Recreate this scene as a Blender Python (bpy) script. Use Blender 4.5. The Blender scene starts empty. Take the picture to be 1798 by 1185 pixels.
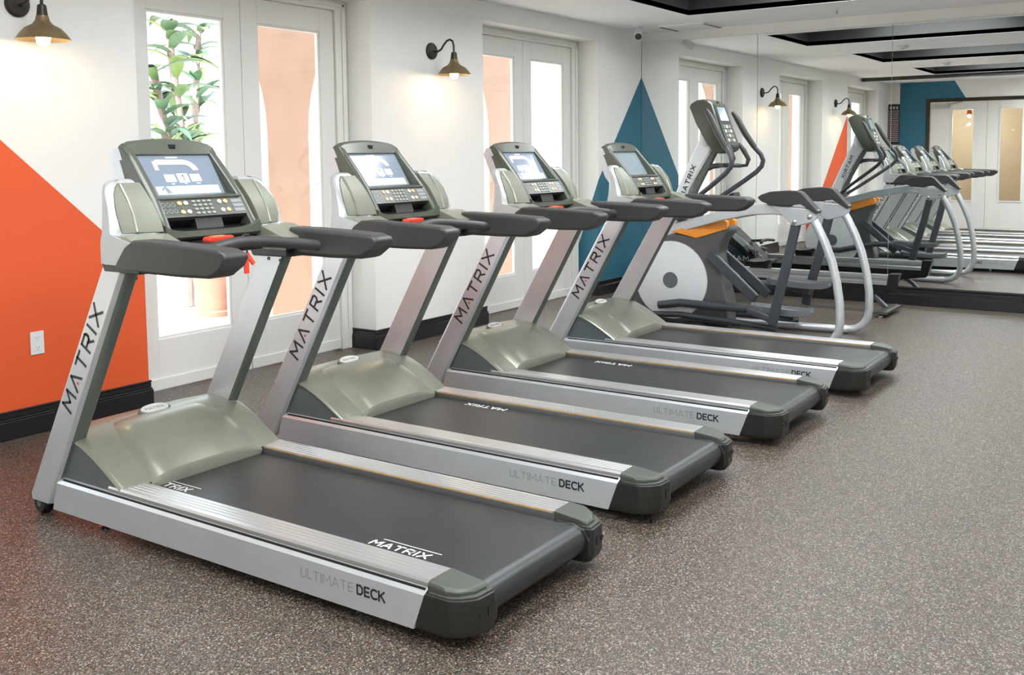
import bpy, bmesh, math, random
from mathutils import Vector, Matrix
random.seed(4)
SC = bpy.context.scene
COL = SC.collection

# ------------------------------------------------------------------ camera
CAM_LOC = (-1.1733, -5.2491, 1.5)
YAW, PITCH, ROLL = 0.5947, -0.0839, -0.0093
FPX, XP, YP = 1764.9, 916.8, 419.3
cam_data = bpy.data.cameras.new('camera')
cam = bpy.data.objects.new('camera', cam_data); COL.objects.link(cam)
fw = Vector((math.cos(PITCH)*math.cos(YAW), math.cos(PITCH)*math.sin(YAW), math.sin(PITCH)))
rt = fw.cross(Vector((0, 0, 1))).normalized(); up = rt.cross(fw)
cr, sr = math.cos(ROLL), math.sin(ROLL)
rt2 = rt*cr + up*sr; up2 = up*cr - rt*sr
m3 = Matrix((rt2, up2, -fw)).transposed()
cam.matrix_world = Matrix.Translation(CAM_LOC) @ m3.to_4x4()
cam_data.sensor_fit = 'HORIZONTAL'; cam_data.sensor_width = 36.0
cam_data.lens = FPX/1798*36.0
cam_data.shift_x = (899 - XP)/1798
cam_data.shift_y = (YP - 592.5)/1798
cam_data.clip_start = 0.05; cam_data.clip_end = 200
SC.camera = cam

# ------------------------------------------------------------------ world, sun, exposure
vs = SC.view_settings
vs.view_transform = 'Standard'; vs.look = 'None'; vs.gamma = 1.0; vs.use_curve_mapping = False
vs.exposure = 0.42
world = bpy.data.worlds.new('sky'); SC.world = world
world.use_nodes = True
nt = world.node_tree; nt.nodes.clear()
wo = nt.nodes.new('ShaderNodeOutputWorld'); bg = nt.nodes.new('ShaderNodeBackground')
sky = nt.nodes.new('ShaderNodeTexSky'); sky.sky_type = 'HOSEK_WILKIE'
sky.sun_direction = Vector((-0.74, -0.05, 0.66)).normalized(); sky.turbidity = 4.0; sky.ground_albedo = 0.5
mixw = nt.nodes.new('ShaderNodeMixRGB'); mixw.inputs['Fac'].default_value = 0.55
mixw.inputs['Color2'].default_value = (0.92, 0.97, 1.05, 1)
nt.links.new(sky.outputs['Color'], mixw.inputs['Color1'])
nt.links.new(mixw.outputs['Color'], bg.inputs['Color'])
bg.inputs['Strength'].default_value = 4.0
nt.links.new(bg.outputs[0], wo.inputs['Surface'])
sun_d = bpy.data.lights.new('sun', 'SUN'); sun_d.energy = 12.0; sun_d.angle = 0.01; sun_d.color = (1.0, 0.975, 0.94)
sun = bpy.data.objects.new('sun', sun_d); COL.objects.link(sun)
sun.rotation_euler = Vector((0.74, 0.05, -0.66)).to_track_quat('-Z', 'Y').to_euler()
sun.location = (0, 0, 20)
COFFERS = [(6.5, 7.95, -1.05), (3.45, 5.1, -1.2), (0.4, 2.05, -1.3)]
PANEL_W = 56.0

# ------------------------------------------------------------------ helpers
def lin(c):
    return tuple(((v/255)/12.92 if v/255 <= 0.04045 else ((v/255+0.055)/1.055)**2.4) for v in c)
MATS = {}
def mat(name, rgb, rough=0.5, metal=0.0, var=0.05, vscale=12.0, bump=0.0, bscale=200.0, emit=None, estr=0.0, coat=0.0, spec=0.5):
    if name in MATS: return MATS[name]
    m = bpy.data.materials.new(name); m.use_nodes = True
    t = m.node_tree; b = t.nodes['Principled BSDF']
    c = lin(rgb)
    tc = t.nodes.new('ShaderNodeTexCoord')
    nz = t.nodes.new('ShaderNodeTexNoise'); nz.inputs['Scale'].default_value = vscale; nz.inputs['Detail'].default_value = 3
    t.links.new(tc.outputs['Object'], nz.inputs['Vector'])
    rp = t.nodes.new('ShaderNodeValToRGB')
    rp.color_ramp.elements[0].position = 0.3; rp.color_ramp.elements[1].position = 0.7
    rp.color_ramp.elements[0].color = (*[v*(1-var) for v in c], 1)
    rp.color_ramp.elements[1].color = (*[min(1, v*(1+var)) for v in c], 1)
    t.links.new(nz.outputs['Fac'], rp.inputs['Fac']); t.links.new(rp.outputs['Color'], b.inputs['Base Color'])
    b.inputs['Roughness'].default_value = rough; b.inputs['Metallic'].default_value = metal
    b.inputs['Specular IOR Level'].default_value = spec
    b.inputs['Coat Weight'].default_value = coat
    if bump > 0:
        n2 = t.nodes.new('ShaderNodeTexNoise'); n2.inputs['Scale'].default_value = bscale
        t.links.new(tc.outputs['Object'], n2.inputs['Vector'])
        bp = t.nodes.new('ShaderNodeBump'); bp.inputs['Strength'].default_value = bump; bp.inputs['Distance'].default_value = 0.002
        t.links.new(n2.outputs['Fac'], bp.inputs['Height']); t.links.new(bp.outputs['Normal'], b.inputs['Normal'])
    if emit:
        b.inputs['Emission Color'].default_value = (*lin(emit), 1); b.inputs['Emission Strength'].default_value = estr
    MATS[name] = m
    return m

class MB:
    def __init__(s): s.v = []; s.f = []; s.mi = []
    def add(s, vs, fs, mi=0):
        o = len(s.v); s.v += [tuple(p) for p in vs]; s.f += [tuple(i+o for i in f) for f in fs]; s.mi += [mi]*len(fs)
        return s
    def box(s, x0, x1, y0, y1, z0, z1, mi=0):
        return s.add([(x0,y0,z0),(x1,y0,z0),(x1,y1,z0),(x0,y1,z0),(x0,y0,z1),(x1,y0,z1),(x1,y1,z1),(x0,y1,z1)],
                     [(0,3,2,1),(4,5,6,7),(0,1,5,4),(1,2,6,5),(2,3,7,6),(3,0,4,7)], mi)
    def ring_loft(s, rings, cap=True, mi=0, closed=True):
        n = len(rings[0]); vs = [p for r in rings for p in r]; fs = []
        for k in range(len(rings)-1):
            for i in range(n if closed else n-1):
                j = (i+1) % n
                fs.append((k*n+i, k*n+j, (k+1)*n+j, (k+1)*n+i))
        if cap:
            fs.append(tuple(range(n-1, -1, -1))); fs.append(tuple((len(rings)-1)*n+i for i in range(n)))
        return s.add(vs, fs, mi)
    def prism_x(s, prof, x0, x1, mi=0):
        return s.ring_loft([[(x, y, z) for y, z in prof] for x in (x0, x1)], mi=mi)
    def prism_y(s, prof, y0, y1, mi=0):
        return s.ring_loft([[(x, y, z) for x, z in prof] for y in (y0, y1)], mi=mi)
    def prism_z(s, prof, z0, z1, mi=0):
        return s.ring_loft([[(x, y, z) for x, y in prof] for z in (z0, z1)], mi=mi)
    def tube(s, path, r, n=12, mi=0, sy=1.0):
        P = [Vector(p) for p in path]; R = r if isinstance(r, (list, tuple)) else [r]*len(P)
        rings = []; prev = None
        for i, p in enumerate(P):
            if i == 0: d = P[1]-P[0]
            elif i == len(P)-1: d = P[-1]-P[-2]
            else: d = (P[i+1]-P[i]).normalized() + (P[i]-P[i-1]).normalized()
            d.normalize()
            if prev is None:
                a = Vector((0,0,1)) if abs(d.z) < 0.9 else Vector((1,0,0))
                u = d.cross(a).normalized()
            else:
                u = (prev - d*prev.dot(d)).normalized()
            prev = u; w = d.cross(u)
            rings.append([p + (u*math.cos(2*math.pi*k/n) + w*math.sin(2*math.pi*k/n)*sy)*R[i] for k in range(n)])
        return s.ring_loft(rings, mi=mi)
    def bar(s, path, w, h, mi=0):
        """rectangular bar along a path; w along x-ish, h across"""
        P = [Vector(p) for p in path]; rings = []
        for i, p in enumerate(P):
            if i == 0: d = P[1]-P[0]
            elif i == len(P)-1: d = P[-1]-P[-2]
            else: d = (P[i+1]-P[i]).normalized() + (P[i]-P[i-1]).normalized()
            d.normalize()
            u = (Vector((1,0,0)) - d*d.x).normalized(); q = d.cross(u)
            rings.append([p+u*w/2+q*h/2, p-u*w/2+q*h/2, p-u*w/2-q*h/2, p+u*w/2-q*h/2])
        return s.ring_loft(rings, mi=mi)
    def lathe(s, prof, c, n=24, axis='z', mi=0):
        c = Vector(c); rings = []
        for r, h in prof:
            ring = []
            for k in range(n):
                a = 2*math.pi*k/n; u, w = r*math.cos(a), r*math.sin(a)
                ring.append(c + (Vector((u, w, h)) if axis == 'z' else Vector((h, u, w)) if axis == 'x' else Vector((u, h, w))))
            rings.append(ring)
        return s.ring_loft(rings, mi=mi)
    def build(s, name, mats, parent=None, off=(0,0,0), bevel=0.0, seg=2, angle=32, smooth=True, flip=False):
        me = bpy.data.meshes.new(name)
        sx = -1 if flip else 1
        me.from_pydata([(sx*(x-off[0]), y-off[1], z-off[2]) for x, y, z in s.v], [], s.f)
        if not isinstance(mats, (list, tuple)): mats = [mats]
        for m in mats: me.materials.append(m)
        for p, i in zip(me.polygons, s.mi): p.material_index = i
        bm = bmesh.new(); bm.from_mesh(me)
        bmesh.ops.recalc_face_normals(bm, faces=bm.faces)
        if bevel > 0:
            es = [e for e in bm.edges if len(e.link_faces) == 2 and e.calc_face_angle(0) > math.radians(25)]
            bmesh.ops.bevel(bm, geom=es, offset=bevel, segments=seg, affect='EDGES', profile=0.5, clamp_overlap=True)
        bm.to_mesh(me); bm.free()
        if smooth:
            me.shade_smooth(); me.set_sharp_from_angle(angle=math.radians(angle))
        o = bpy.data.objects.new(name, me); COL.objects.link(o)
        if smooth and bevel > 0:
            wn = o.modifiers.new('weighted_normals', 'WEIGHTED_NORMAL'); wn.keep_sharp = True; wn.weight = 80
        if parent: o.parent = parent
        return o

def tag(o, label, cat, group=None):
    o['label'] = label; o['category'] = cat
    if group: o['group'] = group
    return o
def struct(o, label=None):
    o['kind'] = 'structure'
    if label: o['label'] = label
    return o
def thing(name, label, cat, loc, group=None):
    o = bpy.data.objects.new(name, None); o.empty_display_size = 0.2
    COL.objects.link(o); o.location = loc
    return tag(o, label, cat, group)
def copy_tree(o, parent=None, skip=()):
    c = o.copy(); COL.objects.link(c)
    if parent: c.parent = parent
    for ch in list(o.children):
        if ch.get('only_first') or ch.name.split('.')[0] in skip: continue
        copy_tree(ch, c, skip)
    return c

# ---- stroke lettering (flat print made of thin bars)
GL = {
 'M': (1.15, [[(0,0),(0.08,1),(0.57,0.35),(1.07,1),(1.15,0)]]),
 'A': (1.0, [[(0,0),(0.5,1),(1,0)], [(0.28,0.3),(0.72,0.3)]]),
 'V': (1.0, [[(0,0),(0.5,1),(1,0)]]),
 'T': (0.95, [[(0,0.96),(0.95,0.96)], [(0.475,1),(0.475,0)]]),
 'R': (0.9, [[(0.05,0),(0.05,0.95),(0.75,0.95),(0.85,0.82),(0.85,0.6),(0.72,0.45),(0.2,0.45)], [(0.5,0.45),(0.9,0)]]),
 'I': (0.15, [[(0.075,0),(0.075,1)]]),
 'X': (1.0, [[(0,0),(1,1)], [(0,1),(1,0)]]),
 'U': (0.85, [[(0.05,1),(0.05,0.2),(0.2,0.03),(0.65,0.03),(0.8,0.2),(0.8,1)]]),
 'L': (0.65, [[(0.05,1),(0.05,0.04),(0.65,0.04)]]),
 'E': (0.7, [[(0.7,0.95),(0.06,0.95),(0.06,0.05),(0.7,0.05)], [(0.06,0.5),(0.62,0.5)]]),
 'D': (0.85, [[(0.06,0.05),(0.06,0.95),(0.55,0.95),(0.8,0.72),(0.8,0.28),(0.55,0.05),(0.06,0.05)]]),
 'C': (0.85, [[(0.85,0.88),(0.6,0.96),(0.25,0.93),(0.06,0.68),(0.06,0.32),(0.25,0.07),(0.6,0.04),(0.85,0.12)]]),
 'K': (0.85, [[(0.06,0),(0.06,1)], [(0.8,1),(0.12,0.45)], [(0.32,0.6),(0.85,0)]]),
 '1': (0.4, [[(0.05,0.8),(0.25,1),(0.25,0)]]),
 'N': (0.9, [[(0.05,0),(0.05,1),(0.85,0),(0.85,1)]]),
 'S': (0.8, [[(0.8,0.88),(0.5,0.97),(0.15,0.9),(0.08,0.7),(0.25,0.54),(0.6,0.46),(0.75,0.28),(0.62,0.08),(0.3,0.03),(0.03,0.14)]]),
 'O': (0.9, [[(0.45,0.97),(0.15,0.85),(0.05,0.5),(0.15,0.15),(0.45,0.03),(0.75,0.15),(0.85,0.5),(0.75,0.85),(0.45,0.97)]]),
 'Y': (0.9, [[(0,1),(0.45,0.5),(0.9,1)], [(0.45,0.5),(0.45,0)]]),
 'G': (0.9, [[(0.85,0.86),(0.6,0.97),(0.25,0.93),(0.06,0.68),(0.06,0.32),(0.25,0.07),(0.6,0.04),(0.85,0.14),(0.85,0.48),(0.55,0.48)]]),
 ' ': (0.5, []),
}
def text_len(txt, gap): return sum(GL[ch][0]+gap for ch in txt)-gap
def letters(mb, txt, org, ud, vd, h, th, gap=0.35, xs=1.0, nd=None, depth=0.0012, lift=0.0006, mi=0):
    """print txt starting at org, reading along ud, letter tops along vd, proud of the surface along nd"""
    org = Vector(org); ud = Vector(ud).normalized(); vd = Vector(vd).normalized()
    nd = Vector(nd).normalized() if nd is not None else ud.cross(vd)
    x = 0.0
    for ch in txt:
        w, pl = GL[ch]
        for line in pl:
            for (ax, ay), (bx, by) in zip(line[:-1], line[1:]):
                a = Vector(((x+ax)*h*xs, ay*h)); b = Vector(((x+bx)*h*xs, by*h))
                d = (b-a)
                if d.length < 1e-6: continue
                d.normalize(); n = Vector((-d.y, d.x))*th/2; e = d*th*0.35
                q = [a-e+n, a-e-n, b+e-n, b+e+n]
                lo = [org + ud*p.x + vd*p.y + nd*(lift-depth) for p in q]; hi = [org + ud*p.x + vd*p.y + nd*lift for p in q]
                mb.add(lo+hi, [(0,1,2,3),(4,7,6,5),(0,4,5,1),(1,5,6,2),(2,6,7,3),(3,7,4,0)], mi)
        x += w + gap
    return mb

# ------------------------------------------------------------------ materials
def floor_material():
    m = bpy.data.materials.new('speckled_rubber_floor'); m.use_nodes = True
    t = m.node_tree; b = t.nodes['Principled BSDF']
    g = t.nodes.new('ShaderNodeNewGeometry')
    def vor(scale, stops):
        v = t.nodes.new('ShaderNodeTexVoronoi'); v.inputs['Scale'].default_value = scale
        t.links.new(g.outputs['Position'], v.inputs['Vector'])
        s = t.nodes.new('ShaderNodeSeparateColor'); t.links.new(v.outputs['Color'], s.inputs['Color'])
        r = t.nodes.new('ShaderNodeValToRGB'); r.color_ramp.interpolation = 'CONSTANT'
        r.color_ramp.elements.remove(r.color_ramp.elements[1])
        for i, (p, c) in enumerate(stops):
            e = r.color_ramp.elements[0] if i == 0 else r.color_ramp.elements.new(p)
            e.position = p; e.color = (*lin(c), 1)
        t.links.new(s.outputs['Red'], r.inputs['Fac'])
        return r
    r1 = vor(220, [(0.0, (30,26,22)), (0.42, (60,53,46)), (0.60, (90,77,66)), (0.74, (134,96,70)), (0.83, (106,106,100)), (0.92, (172,166,154))])
    r2 = vor(380, [(0.0, (34,31,28)), (0.4, (70,62,55)), (0.64, (108,88,74)), (0.8, (144,139,130))])
    mx = t.nodes.new('ShaderNodeMixRGB'); mx.inputs['Fac'].default_value = 0.4
    t.links.new(r1.outputs['Color'], mx.inputs['Color1']); t.links.new(r2.outputs['Color'], mx.inputs['Color2'])
    t.links.new(mx.outputs['Color'], b.inputs['Base Color'])
    b.inputs['Roughness'].default_value = 0.40; b.inputs['Specular IOR Level'].default_value = 0.4
    nz = t.nodes.new('ShaderNodeTexNoise'); nz.inputs['Scale'].default_value = 260
    t.links.new(g.outputs['Position'], nz.inputs['Vector'])
    bp = t.nodes.new('ShaderNodeBump'); bp.inputs['Strength'].default_value = 0.25; bp.inputs['Distance'].default_value = 0.002
    t.links.new(nz.outputs['Fac'], bp.inputs['Height']); t.links.new(bp.outputs['Normal'], b.inputs['Normal'])
    return m

def paint_wall(name, base, regions, rough=0.6):
    """wall paint: regions = list of (rgb, [(a,b,c,d)...]) ; a point is inside when all a*X+b*Y+c*Z+d > 0"""
    m = bpy.data.materials.new(name); m.use_nodes = True
    t = m.node_tree; b = t.nodes['Principled BSDF']
    g = t.nodes.new('ShaderNodeNewGeometry')
    nz = t.nodes.new('ShaderNodeTexNoise'); nz.inputs['Scale'].default_value = 3.0; nz.inputs['Detail'].default_value = 4
    t.links.new(g.outputs['Position'], nz.inputs['Vector'])
    rp = t.nodes.new('ShaderNodeValToRGB'); c = lin(base)
    rp.color_ramp.elements[0].color = (*[v*0.97 for v in c], 1); rp.color_ramp.elements[1].color = (*[min(1, v*1.02) for v in c], 1)
    t.links.new(nz.outputs['Fac'], rp.inputs['Fac'])
    cur = rp.outputs['Color']
    for rgb, planes in regions:
        f = None
        for pl in planes:
            dt = t.nodes.new('ShaderNodeVectorMath'); dt.operation = 'DOT_PRODUCT'
            t.links.new(g.outputs['Position'], dt.inputs[0]); dt.inputs[1].default_value = pl[:3]
            gt = t.nodes.new('ShaderNodeMath'); gt.operation = 'GREATER_THAN'
            t.links.new(dt.outputs['Value'], gt.inputs[0]); gt.inputs[1].default_value = -pl[3]
            if f is None: f = gt.outputs[0]
            else:
                ml = t.nodes.new('ShaderNodeMath'); ml.operation = 'MULTIPLY'
                t.links.new(f, ml.inputs[0]); t.links.new(gt.outputs[0], ml.inputs[1]); f = ml.outputs[0]
        mx = t.nodes.new('ShaderNodeMixRGB'); t.links.new(f, mx.inputs['Fac'])
        t.links.new(cur, mx.inputs['Color1']); mx.inputs['Color2'].default_value = (*lin(rgb), 1)
        cur = mx.outputs['Color']
    t.links.new(cur, b.inputs['Base Color'])
    b.inputs['Roughness'].default_value = rough
    n2 = t.nodes.new('ShaderNodeTexNoise'); n2.inputs['Scale'].default_value = 120
    t.links.new(g.outputs['Position'], n2.inputs['Vector'])
    bp = t.nodes.new('ShaderNodeBump'); bp.inputs['Strength'].default_value = 0.06; bp.inputs['Distance'].default_value = 0.002
    t.links.new(n2.outputs['Fac'], bp.inputs['Height']); t.links.new(bp.outputs['Normal'], b.inputs['Normal'])
    return m

ORANGE = (228, 92, 44); TEAL = (38, 104, 126)
M_wall = paint_wall('white_wall_paint_with_murals', (236, 235, 231), [
    (ORANGE, [(-0.912, 0, -1, 3.147), (-1, 0, 0, 2.6), (1, 0, 0, -0.6)]),
    (TEAL,   [(1.153, -2.8, -1, -8.03), (1, 0, 0, -7.0)])])
M_back = paint_wall('white_end_wall_with_teal', (236, 235, 231), [
    (TEAL, [(0, -1, 0, -0.24), (0, 1.0, -0.62, 3.0)])])
M_plain = mat('plain_white_wall', (236, 235, 231), 0.6, var=0.02, vscale=2)
M_ceil = mat('white_ceiling', (242, 242, 243), 0.7, var=0.015, vscale=2)
M_char = mat('charcoal_coffer_paint', (50, 51, 49), 0.55, var=0.1, vscale=3)
M_base = mat('black_gloss_baseboard', (30, 28, 32), 0.28, var=0.1, coat=0.3)
M_door = mat('white_door_enamel', (228, 227, 222), 0.35, var=0.015, vscale=3)
M_floor = floor_material()
M_silver = mat('silver_lacquer', (204, 208, 211), 0.30, 0.5, var=0.03)
M_wing = mat('silver_grey_lacquer', (180, 184, 184), 0.34, 0.45, var=0.03)
M_alu = mat('brushed_aluminium', (206, 207, 207), 0.30, 0.8, var=0.02, vscale=6)
M_olive = mat('olive_grey_plastic', (146, 148, 134), 0.28, 0.4, var=0.04)
M_pocket = mat('olive_plastic_with_recess_shade', (116, 118, 104), 0.45, 0.1, var=0.04)  # olive plastic, darkened in its colour so the wing pockets look recessed
M_foot = mat('footplate_grey', (104, 107, 110), 0.45, 0.1, var=0.05)
M_olivd = mat('dark_olive_plastic', (80, 83, 73), 0.34, 0.1, var=0.05)
M_trim = mat('upright_rear_grey', (98, 104, 98), 0.4, 0.3, var=0.05)
M_slate = mat('slate_plastic', (98, 106, 108), 0.4, 0.1, var=0.05)
M_cap = mat('charcoal_end_cap', (33, 34, 32), 0.42, var=0.08, bump=0.1)
M_capl = mat('olive_cap_cover', (70, 73, 66), 0.4, 0.1, var=0.05)
M_rub = mat('dark_rubber_grip', (54, 54, 53), 0.45, var=0.08, bump=0.15, bscale=500)
M_black = mat('black_plastic', (22, 23, 24), 0.35, var=0.1)
M_belt = mat('running_belt_rubber', (36, 38, 39), 0.34, var=0.16, vscale=5, bump=0.15, bscale=700)
M_yel = mat('yellow_edge_strip', (196, 160, 108), 0.4, var=0.1)
M_ink = mat('dark_print', (38, 42, 46), 0.5)
M_inkl = mat('pale_grey_print', (128, 131, 132), 0.5)
M_white = mat('white_print', (225, 226, 224), 0.5)
M_red = mat('red_plastic', (224, 62, 40), 0.35)
M_redl = mat('pale_red_print', (240, 150, 110), 0.35)
M_screen = mat('lit_display', (60, 70, 82), 0.12, var=0.12, vscale=6, emit=(150, 163, 176), estr=0.72)
M_screen_off = mat('idle_display', (120, 132, 136), 0.12, var=0.05, emit=(120, 138, 146), estr=0.3)
M_tile = mat('display_tile_white', (225, 230, 235), 0.2, emit=(235, 240, 245), estr=0.75)
M_arc = mat('display_arc_red', (190, 150, 150), 0.2, emit=(190, 170, 180), estr=0.7)
M_land = mat('display_landscape', (170, 185, 195), 0.2, emit=(175, 190, 205), estr=0.5)
M_key = mat('keypad_overlay', (78, 80, 74), 0.35, var=0.05)
M_btn = mat('pale_button', (205, 205, 195), 0.4)
M_keyn = mat('grey_number_key', (140, 142, 134), 0.4)
M_btno = mat('orange_button', (220, 175, 120), 0.4)
M_steel = mat('bright_steel', (190, 192, 194), 0.22, 1.0)
M_ewhite = mat('white_machine_plastic', (222, 225, 228), 0.35, var=0.02)
M_edark = mat('dark_bluegrey_steel', (72, 76, 82), 0.4, 0.3, var=0.06)
M_eshroud = mat('grey_shroud_plastic', (84, 86, 84), 0.45, var=0.05)
M_eorange = mat('orange_accent_plastic', (240, 150, 50), 0.35)
M_bronze = mat('dark_bronze_metal', (58, 54, 48), 0.4, 0.5)
M_brass = mat('aged_brass_shade', (150, 132, 100), 0.35, 0.75, var=0.12, vscale=30)
M_bulb = mat('warm_bulb_glow', (255, 240, 215), 0.3, emit=(255, 222, 178), estr=62.0)
M_bulbs = mat('pendant_bulb_glow', (255, 240, 215), 0.3, emit=(255, 236, 205), estr=8.0)
M_housing = mat('rower_dark_blue', (40, 58, 74), 0.3, var=0.1)
M_mirror = bpy.data.materials.new('mirror_silver'); M_mirror.use_nodes = True
_b = M_mirror.node_tree.nodes['Principled BSDF']
_b.inputs['Base Color'].default_value = (0.90, 0.925, 0.91, 1); _b.inputs['Metallic'].default_value = 1; _b.inputs['Roughness'].default_value = 0.0
def glass_material(name, tint):
    m = bpy.data.materials.new(name); m.use_nodes = True; t = m.node_tree; t.nodes.clear()
    o = t.nodes.new('ShaderNodeOutputMaterial'); mx = t.nodes.new('ShaderNodeMixShader')
    tr = t.nodes.new('ShaderNodeBsdfTransparent'); tr.inputs['Color'].default_value = (*tint, 1)
    gl = t.nodes.new('ShaderNodeBsdfGlossy'); gl.inputs['Roughness'].default_value = 0.02
    lw = t.nodes.new('ShaderNodeLayerWeight'); lw.inputs['Blend'].default_value = 0.5
    pw = t.nodes.new('ShaderNodeMath'); pw.operation = 'POWER'; pw.inputs[1].default_value = 4.0
    ma = t.nodes.new('ShaderNodeMath'); ma.operation = 'MULTIPLY_ADD'; ma.inputs[1].default_value = 0.85; ma.inputs[2].default_value = 0.03
    t.links.new(lw.outputs['Facing'], pw.inputs[0]); t.links.new(pw.outputs[0], ma.inputs[0])
    t.links.new(ma.outputs[0], mx.inputs['Fac']); t.links.new(tr.outputs[0], mx.inputs[1]); t.links.new(gl.outputs[0], mx.inputs[2])
    t.links.new(mx.outputs[0], o.inputs['Surface'])
    return m
M_glass = glass_material('window_glass', (0.95, 0.97, 0.96))

# ------------------------------------------------------------------ room shell
CEIL = 2.829; XB = -1.6; XM = 9.0027; YO = -7.6
WIN = [(-0.93, 1.10), (2.53, 4.563), (6.0, 8.025)]       # openings in the window wall
HEAD = 2.67; DEP = 0.36
struct(MB().box(XB-0.15, XM+0.15, YO-0.15, DEP, -0.12, 0.0).build('floor', M_floor, smooth=False), 'speckled grey brown rubber gym floor')
wb = MB()
edges = [XB] + [v for w in WIN for v in w] + [XM]
for i in range(0, len(edges), 2): wb.box(edges[i], edges[i+1], 0, DEP, 0, 3.3)
for a, b in WIN: wb.box(a, b, 0, DEP, HEAD, 3.3)
struct(wb.build('wall_left', M_wall, smooth=False), 'white window wall with orange and teal painted triangles')
struct(MB().box(XM+0.012, XM+0.2, YO, DEP, 0, 3.3).build('wall_far', M_plain, smooth=False), 'white wall behind the mirrors')
struct(MB().box(XB-0.15, XM, YO-0.15, YO, 0, 3.3).build('wall_right', M_plain, smooth=False))
DY0, DY1, DZ = -0.80, -2.86, 2.44                           # doorway in the end wall
bb = MB()
bb.box(XB-0.15, XB, DY0, DEP, 0, 3.3); bb.box(XB-0.15, XB, YO, DY1, 0, 3.3); bb.box(XB-0.15, XB, DY1, DY0, DZ, 3.3)
struct(bb.build('wall_back', M_back, smooth=False), 'end wall with teal painted panel around double doors')
# ceiling slabs around the coffers
cb = MB(); xs = [XB]
YC1 = -6.6
for x0, x1, y0 in sorted(COFFERS):
    cb.box(xs[-1], x0, YO, 0.0, CEIL, CEIL+0.05); cb.box(x0, x1, y0, 0.0, CEIL, CEIL+0.05); cb.box(x0, x1, YO, YC1, CEIL, CEIL+0.05)
    xs.append(x1)
cb.box(xs[-1], XM+0.012, YO, 0.0, CEIL, CEIL+0.05)
struct(cb.build('ceiling', M_ceil, smooth=False), 'white plaster ceiling')
struct(MB().box(XB-0.2, XM+0.3, YO-0.2, DEP+0.0, 3.3, 3.45).build('trim_roof', M_plain, smooth=False), 'roof slab above the ceiling')
for k, (x0, x1, y0) in enumerate(COFFERS):
    m = MB(); t = 0.02; zt = CEIL+0.34
    m.box(x0-t, x0, YC1, y0, CEIL+0.001, zt); m.box(x1, x1+t, YC1, y0, CEIL+0.001, zt)
    m.box(x0-t, x1+t, y0, y0+t, CEIL+0.001, zt); m.box(x0-t, x1+t, YC1-t, YC1, CEIL+0.001, zt)
    m.box(x0-t, x1+t, YC1-t, y0+t, zt, zt+0.02)
    struct(m.build('trim_%d' % (k+1), M_char, smooth=False), 'charcoal painted ceiling coffer')
struct(MB().box(0.18, 0.30, -6.6, -0.02, CEIL-0.06, CEIL).build('trim_4', M_char, smooth=False), 'charcoal ceiling beam')
# unseen fill lamps, added up inside the coffers to light the room
n = 0
for (x0, x1, y0) in COFFERS:
    for yc in (-2.6, -5.0):
        xc_ = (x0+x1)/2; zt = CEIL+0.34
        t = thing('added_ceiling_light', ['added square fill lamp in far coffer near the window', 'added square fill lamp in far coffer near the opposite wall', 'added square fill lamp in middle coffer near the window', 'added square fill lamp in middle coffer near the opposite wall', 'added square fill lamp in near coffer near the window', 'added square fill lamp in near coffer near the opposite wall'][n], 'ceiling lamp', (xc_, yc, zt-0.05), 'added fill lamps in the ceiling coffers')
        n += 1
        MB().box(-0.55, 0.55, -0.75, 0.75, 0.0, 0.05).build('housing', M_ewhite, t, bevel=0.006)
        ld = bpy.data.lights.new('lamp', 'AREA'); ld.shape = 'RECTANGLE'; ld.size = 1.0; ld.size_y = 1.4
        ld.energy = PANEL_W; ld.color = (0.94, 0.975, 1.0)
        lo = bpy.data.objects.new('lamp', ld); COL.objects.link(lo); lo.parent = t; lo.location = (0, 0, -0.008)

for k_, yc in enumerate((-3.3, -4.6, -5.9)):  # out-of-view lamps added by the end wall to brighten the machine sides
    t = thing('added_ceiling_light', ['added square fill lamp nearest the double doors', 'added square fill lamp above the camera', 'added square fill lamp farthest from the windows'][k_], 'ceiling lamp', (-0.75, yc, CEIL-0.05), 'added fill lamps by the end wall')
    MB().box(-0.35, 0.35, -0.35, 0.35, 0.0, 0.05).build('housing', M_ewhite, t, bevel=0.006)
    ld = bpy.data.lights.new('lamp', 'AREA'); ld.shape = 'RECTANGLE'; ld.size = 0.62; ld.size_y = 0.62
    ld.energy = 27.0; ld.color = (0.94, 0.975, 1.0)
    lo = bpy.data.objects.new('lamp', ld); COL.objects.link(lo); lo.parent = t; lo.location = (0, 0, -0.008)

# baseboards: stepped profile along the piers and turned into the reveals
def base_run(mb, x0, x1, left=False, right=False, dep=0.27):
    prof = [(0.0, 0.10, 0.020), (0.10, 0.112, 0.016), (0.112, 0.143, 0.011), (0.143, 0.155, 0.014)]
    for z0, z1, d in prof:
        mb.box(x0-(d if left else 0), x1+(d if right else 0), -d, 0.0, z0, z1)
        if right: mb.box(x1, x1+d, 0.0, dep, z0, z1)
        if left: mb.box(x0-d, x0, 0.0, dep, z0, z1)
k = 0
for (a, b, l, r) in [(XB, WIN[0][0], False, True), (WIN[0][1], WIN[1][0], True, True), (WIN[1][1], WIN[2][0], True, True), (WIN[2][1], XM-0.02, True, False)]:
    m = MB(); base_run(m, a, b, l, r)
    struct(m.build(['baseboard_left', 'baseboard_orange_wall', 'baseboard_middle_pier', 'baseboard_corner'][k], M_base, bevel=0.004, seg=1), 'black stepped baseboard'); k += 1
m = MB()
for z0, z1, d in [(0.0, 0.105, 0.022), (0.105, 0.118, 0.018), (0.118, 0.158, 0.012), (0.158, 0.178, 0.018)]:
    m.box(XM+0.012-d-0.012, XM+0.012, YO, -0.0, z0, z1)
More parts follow.
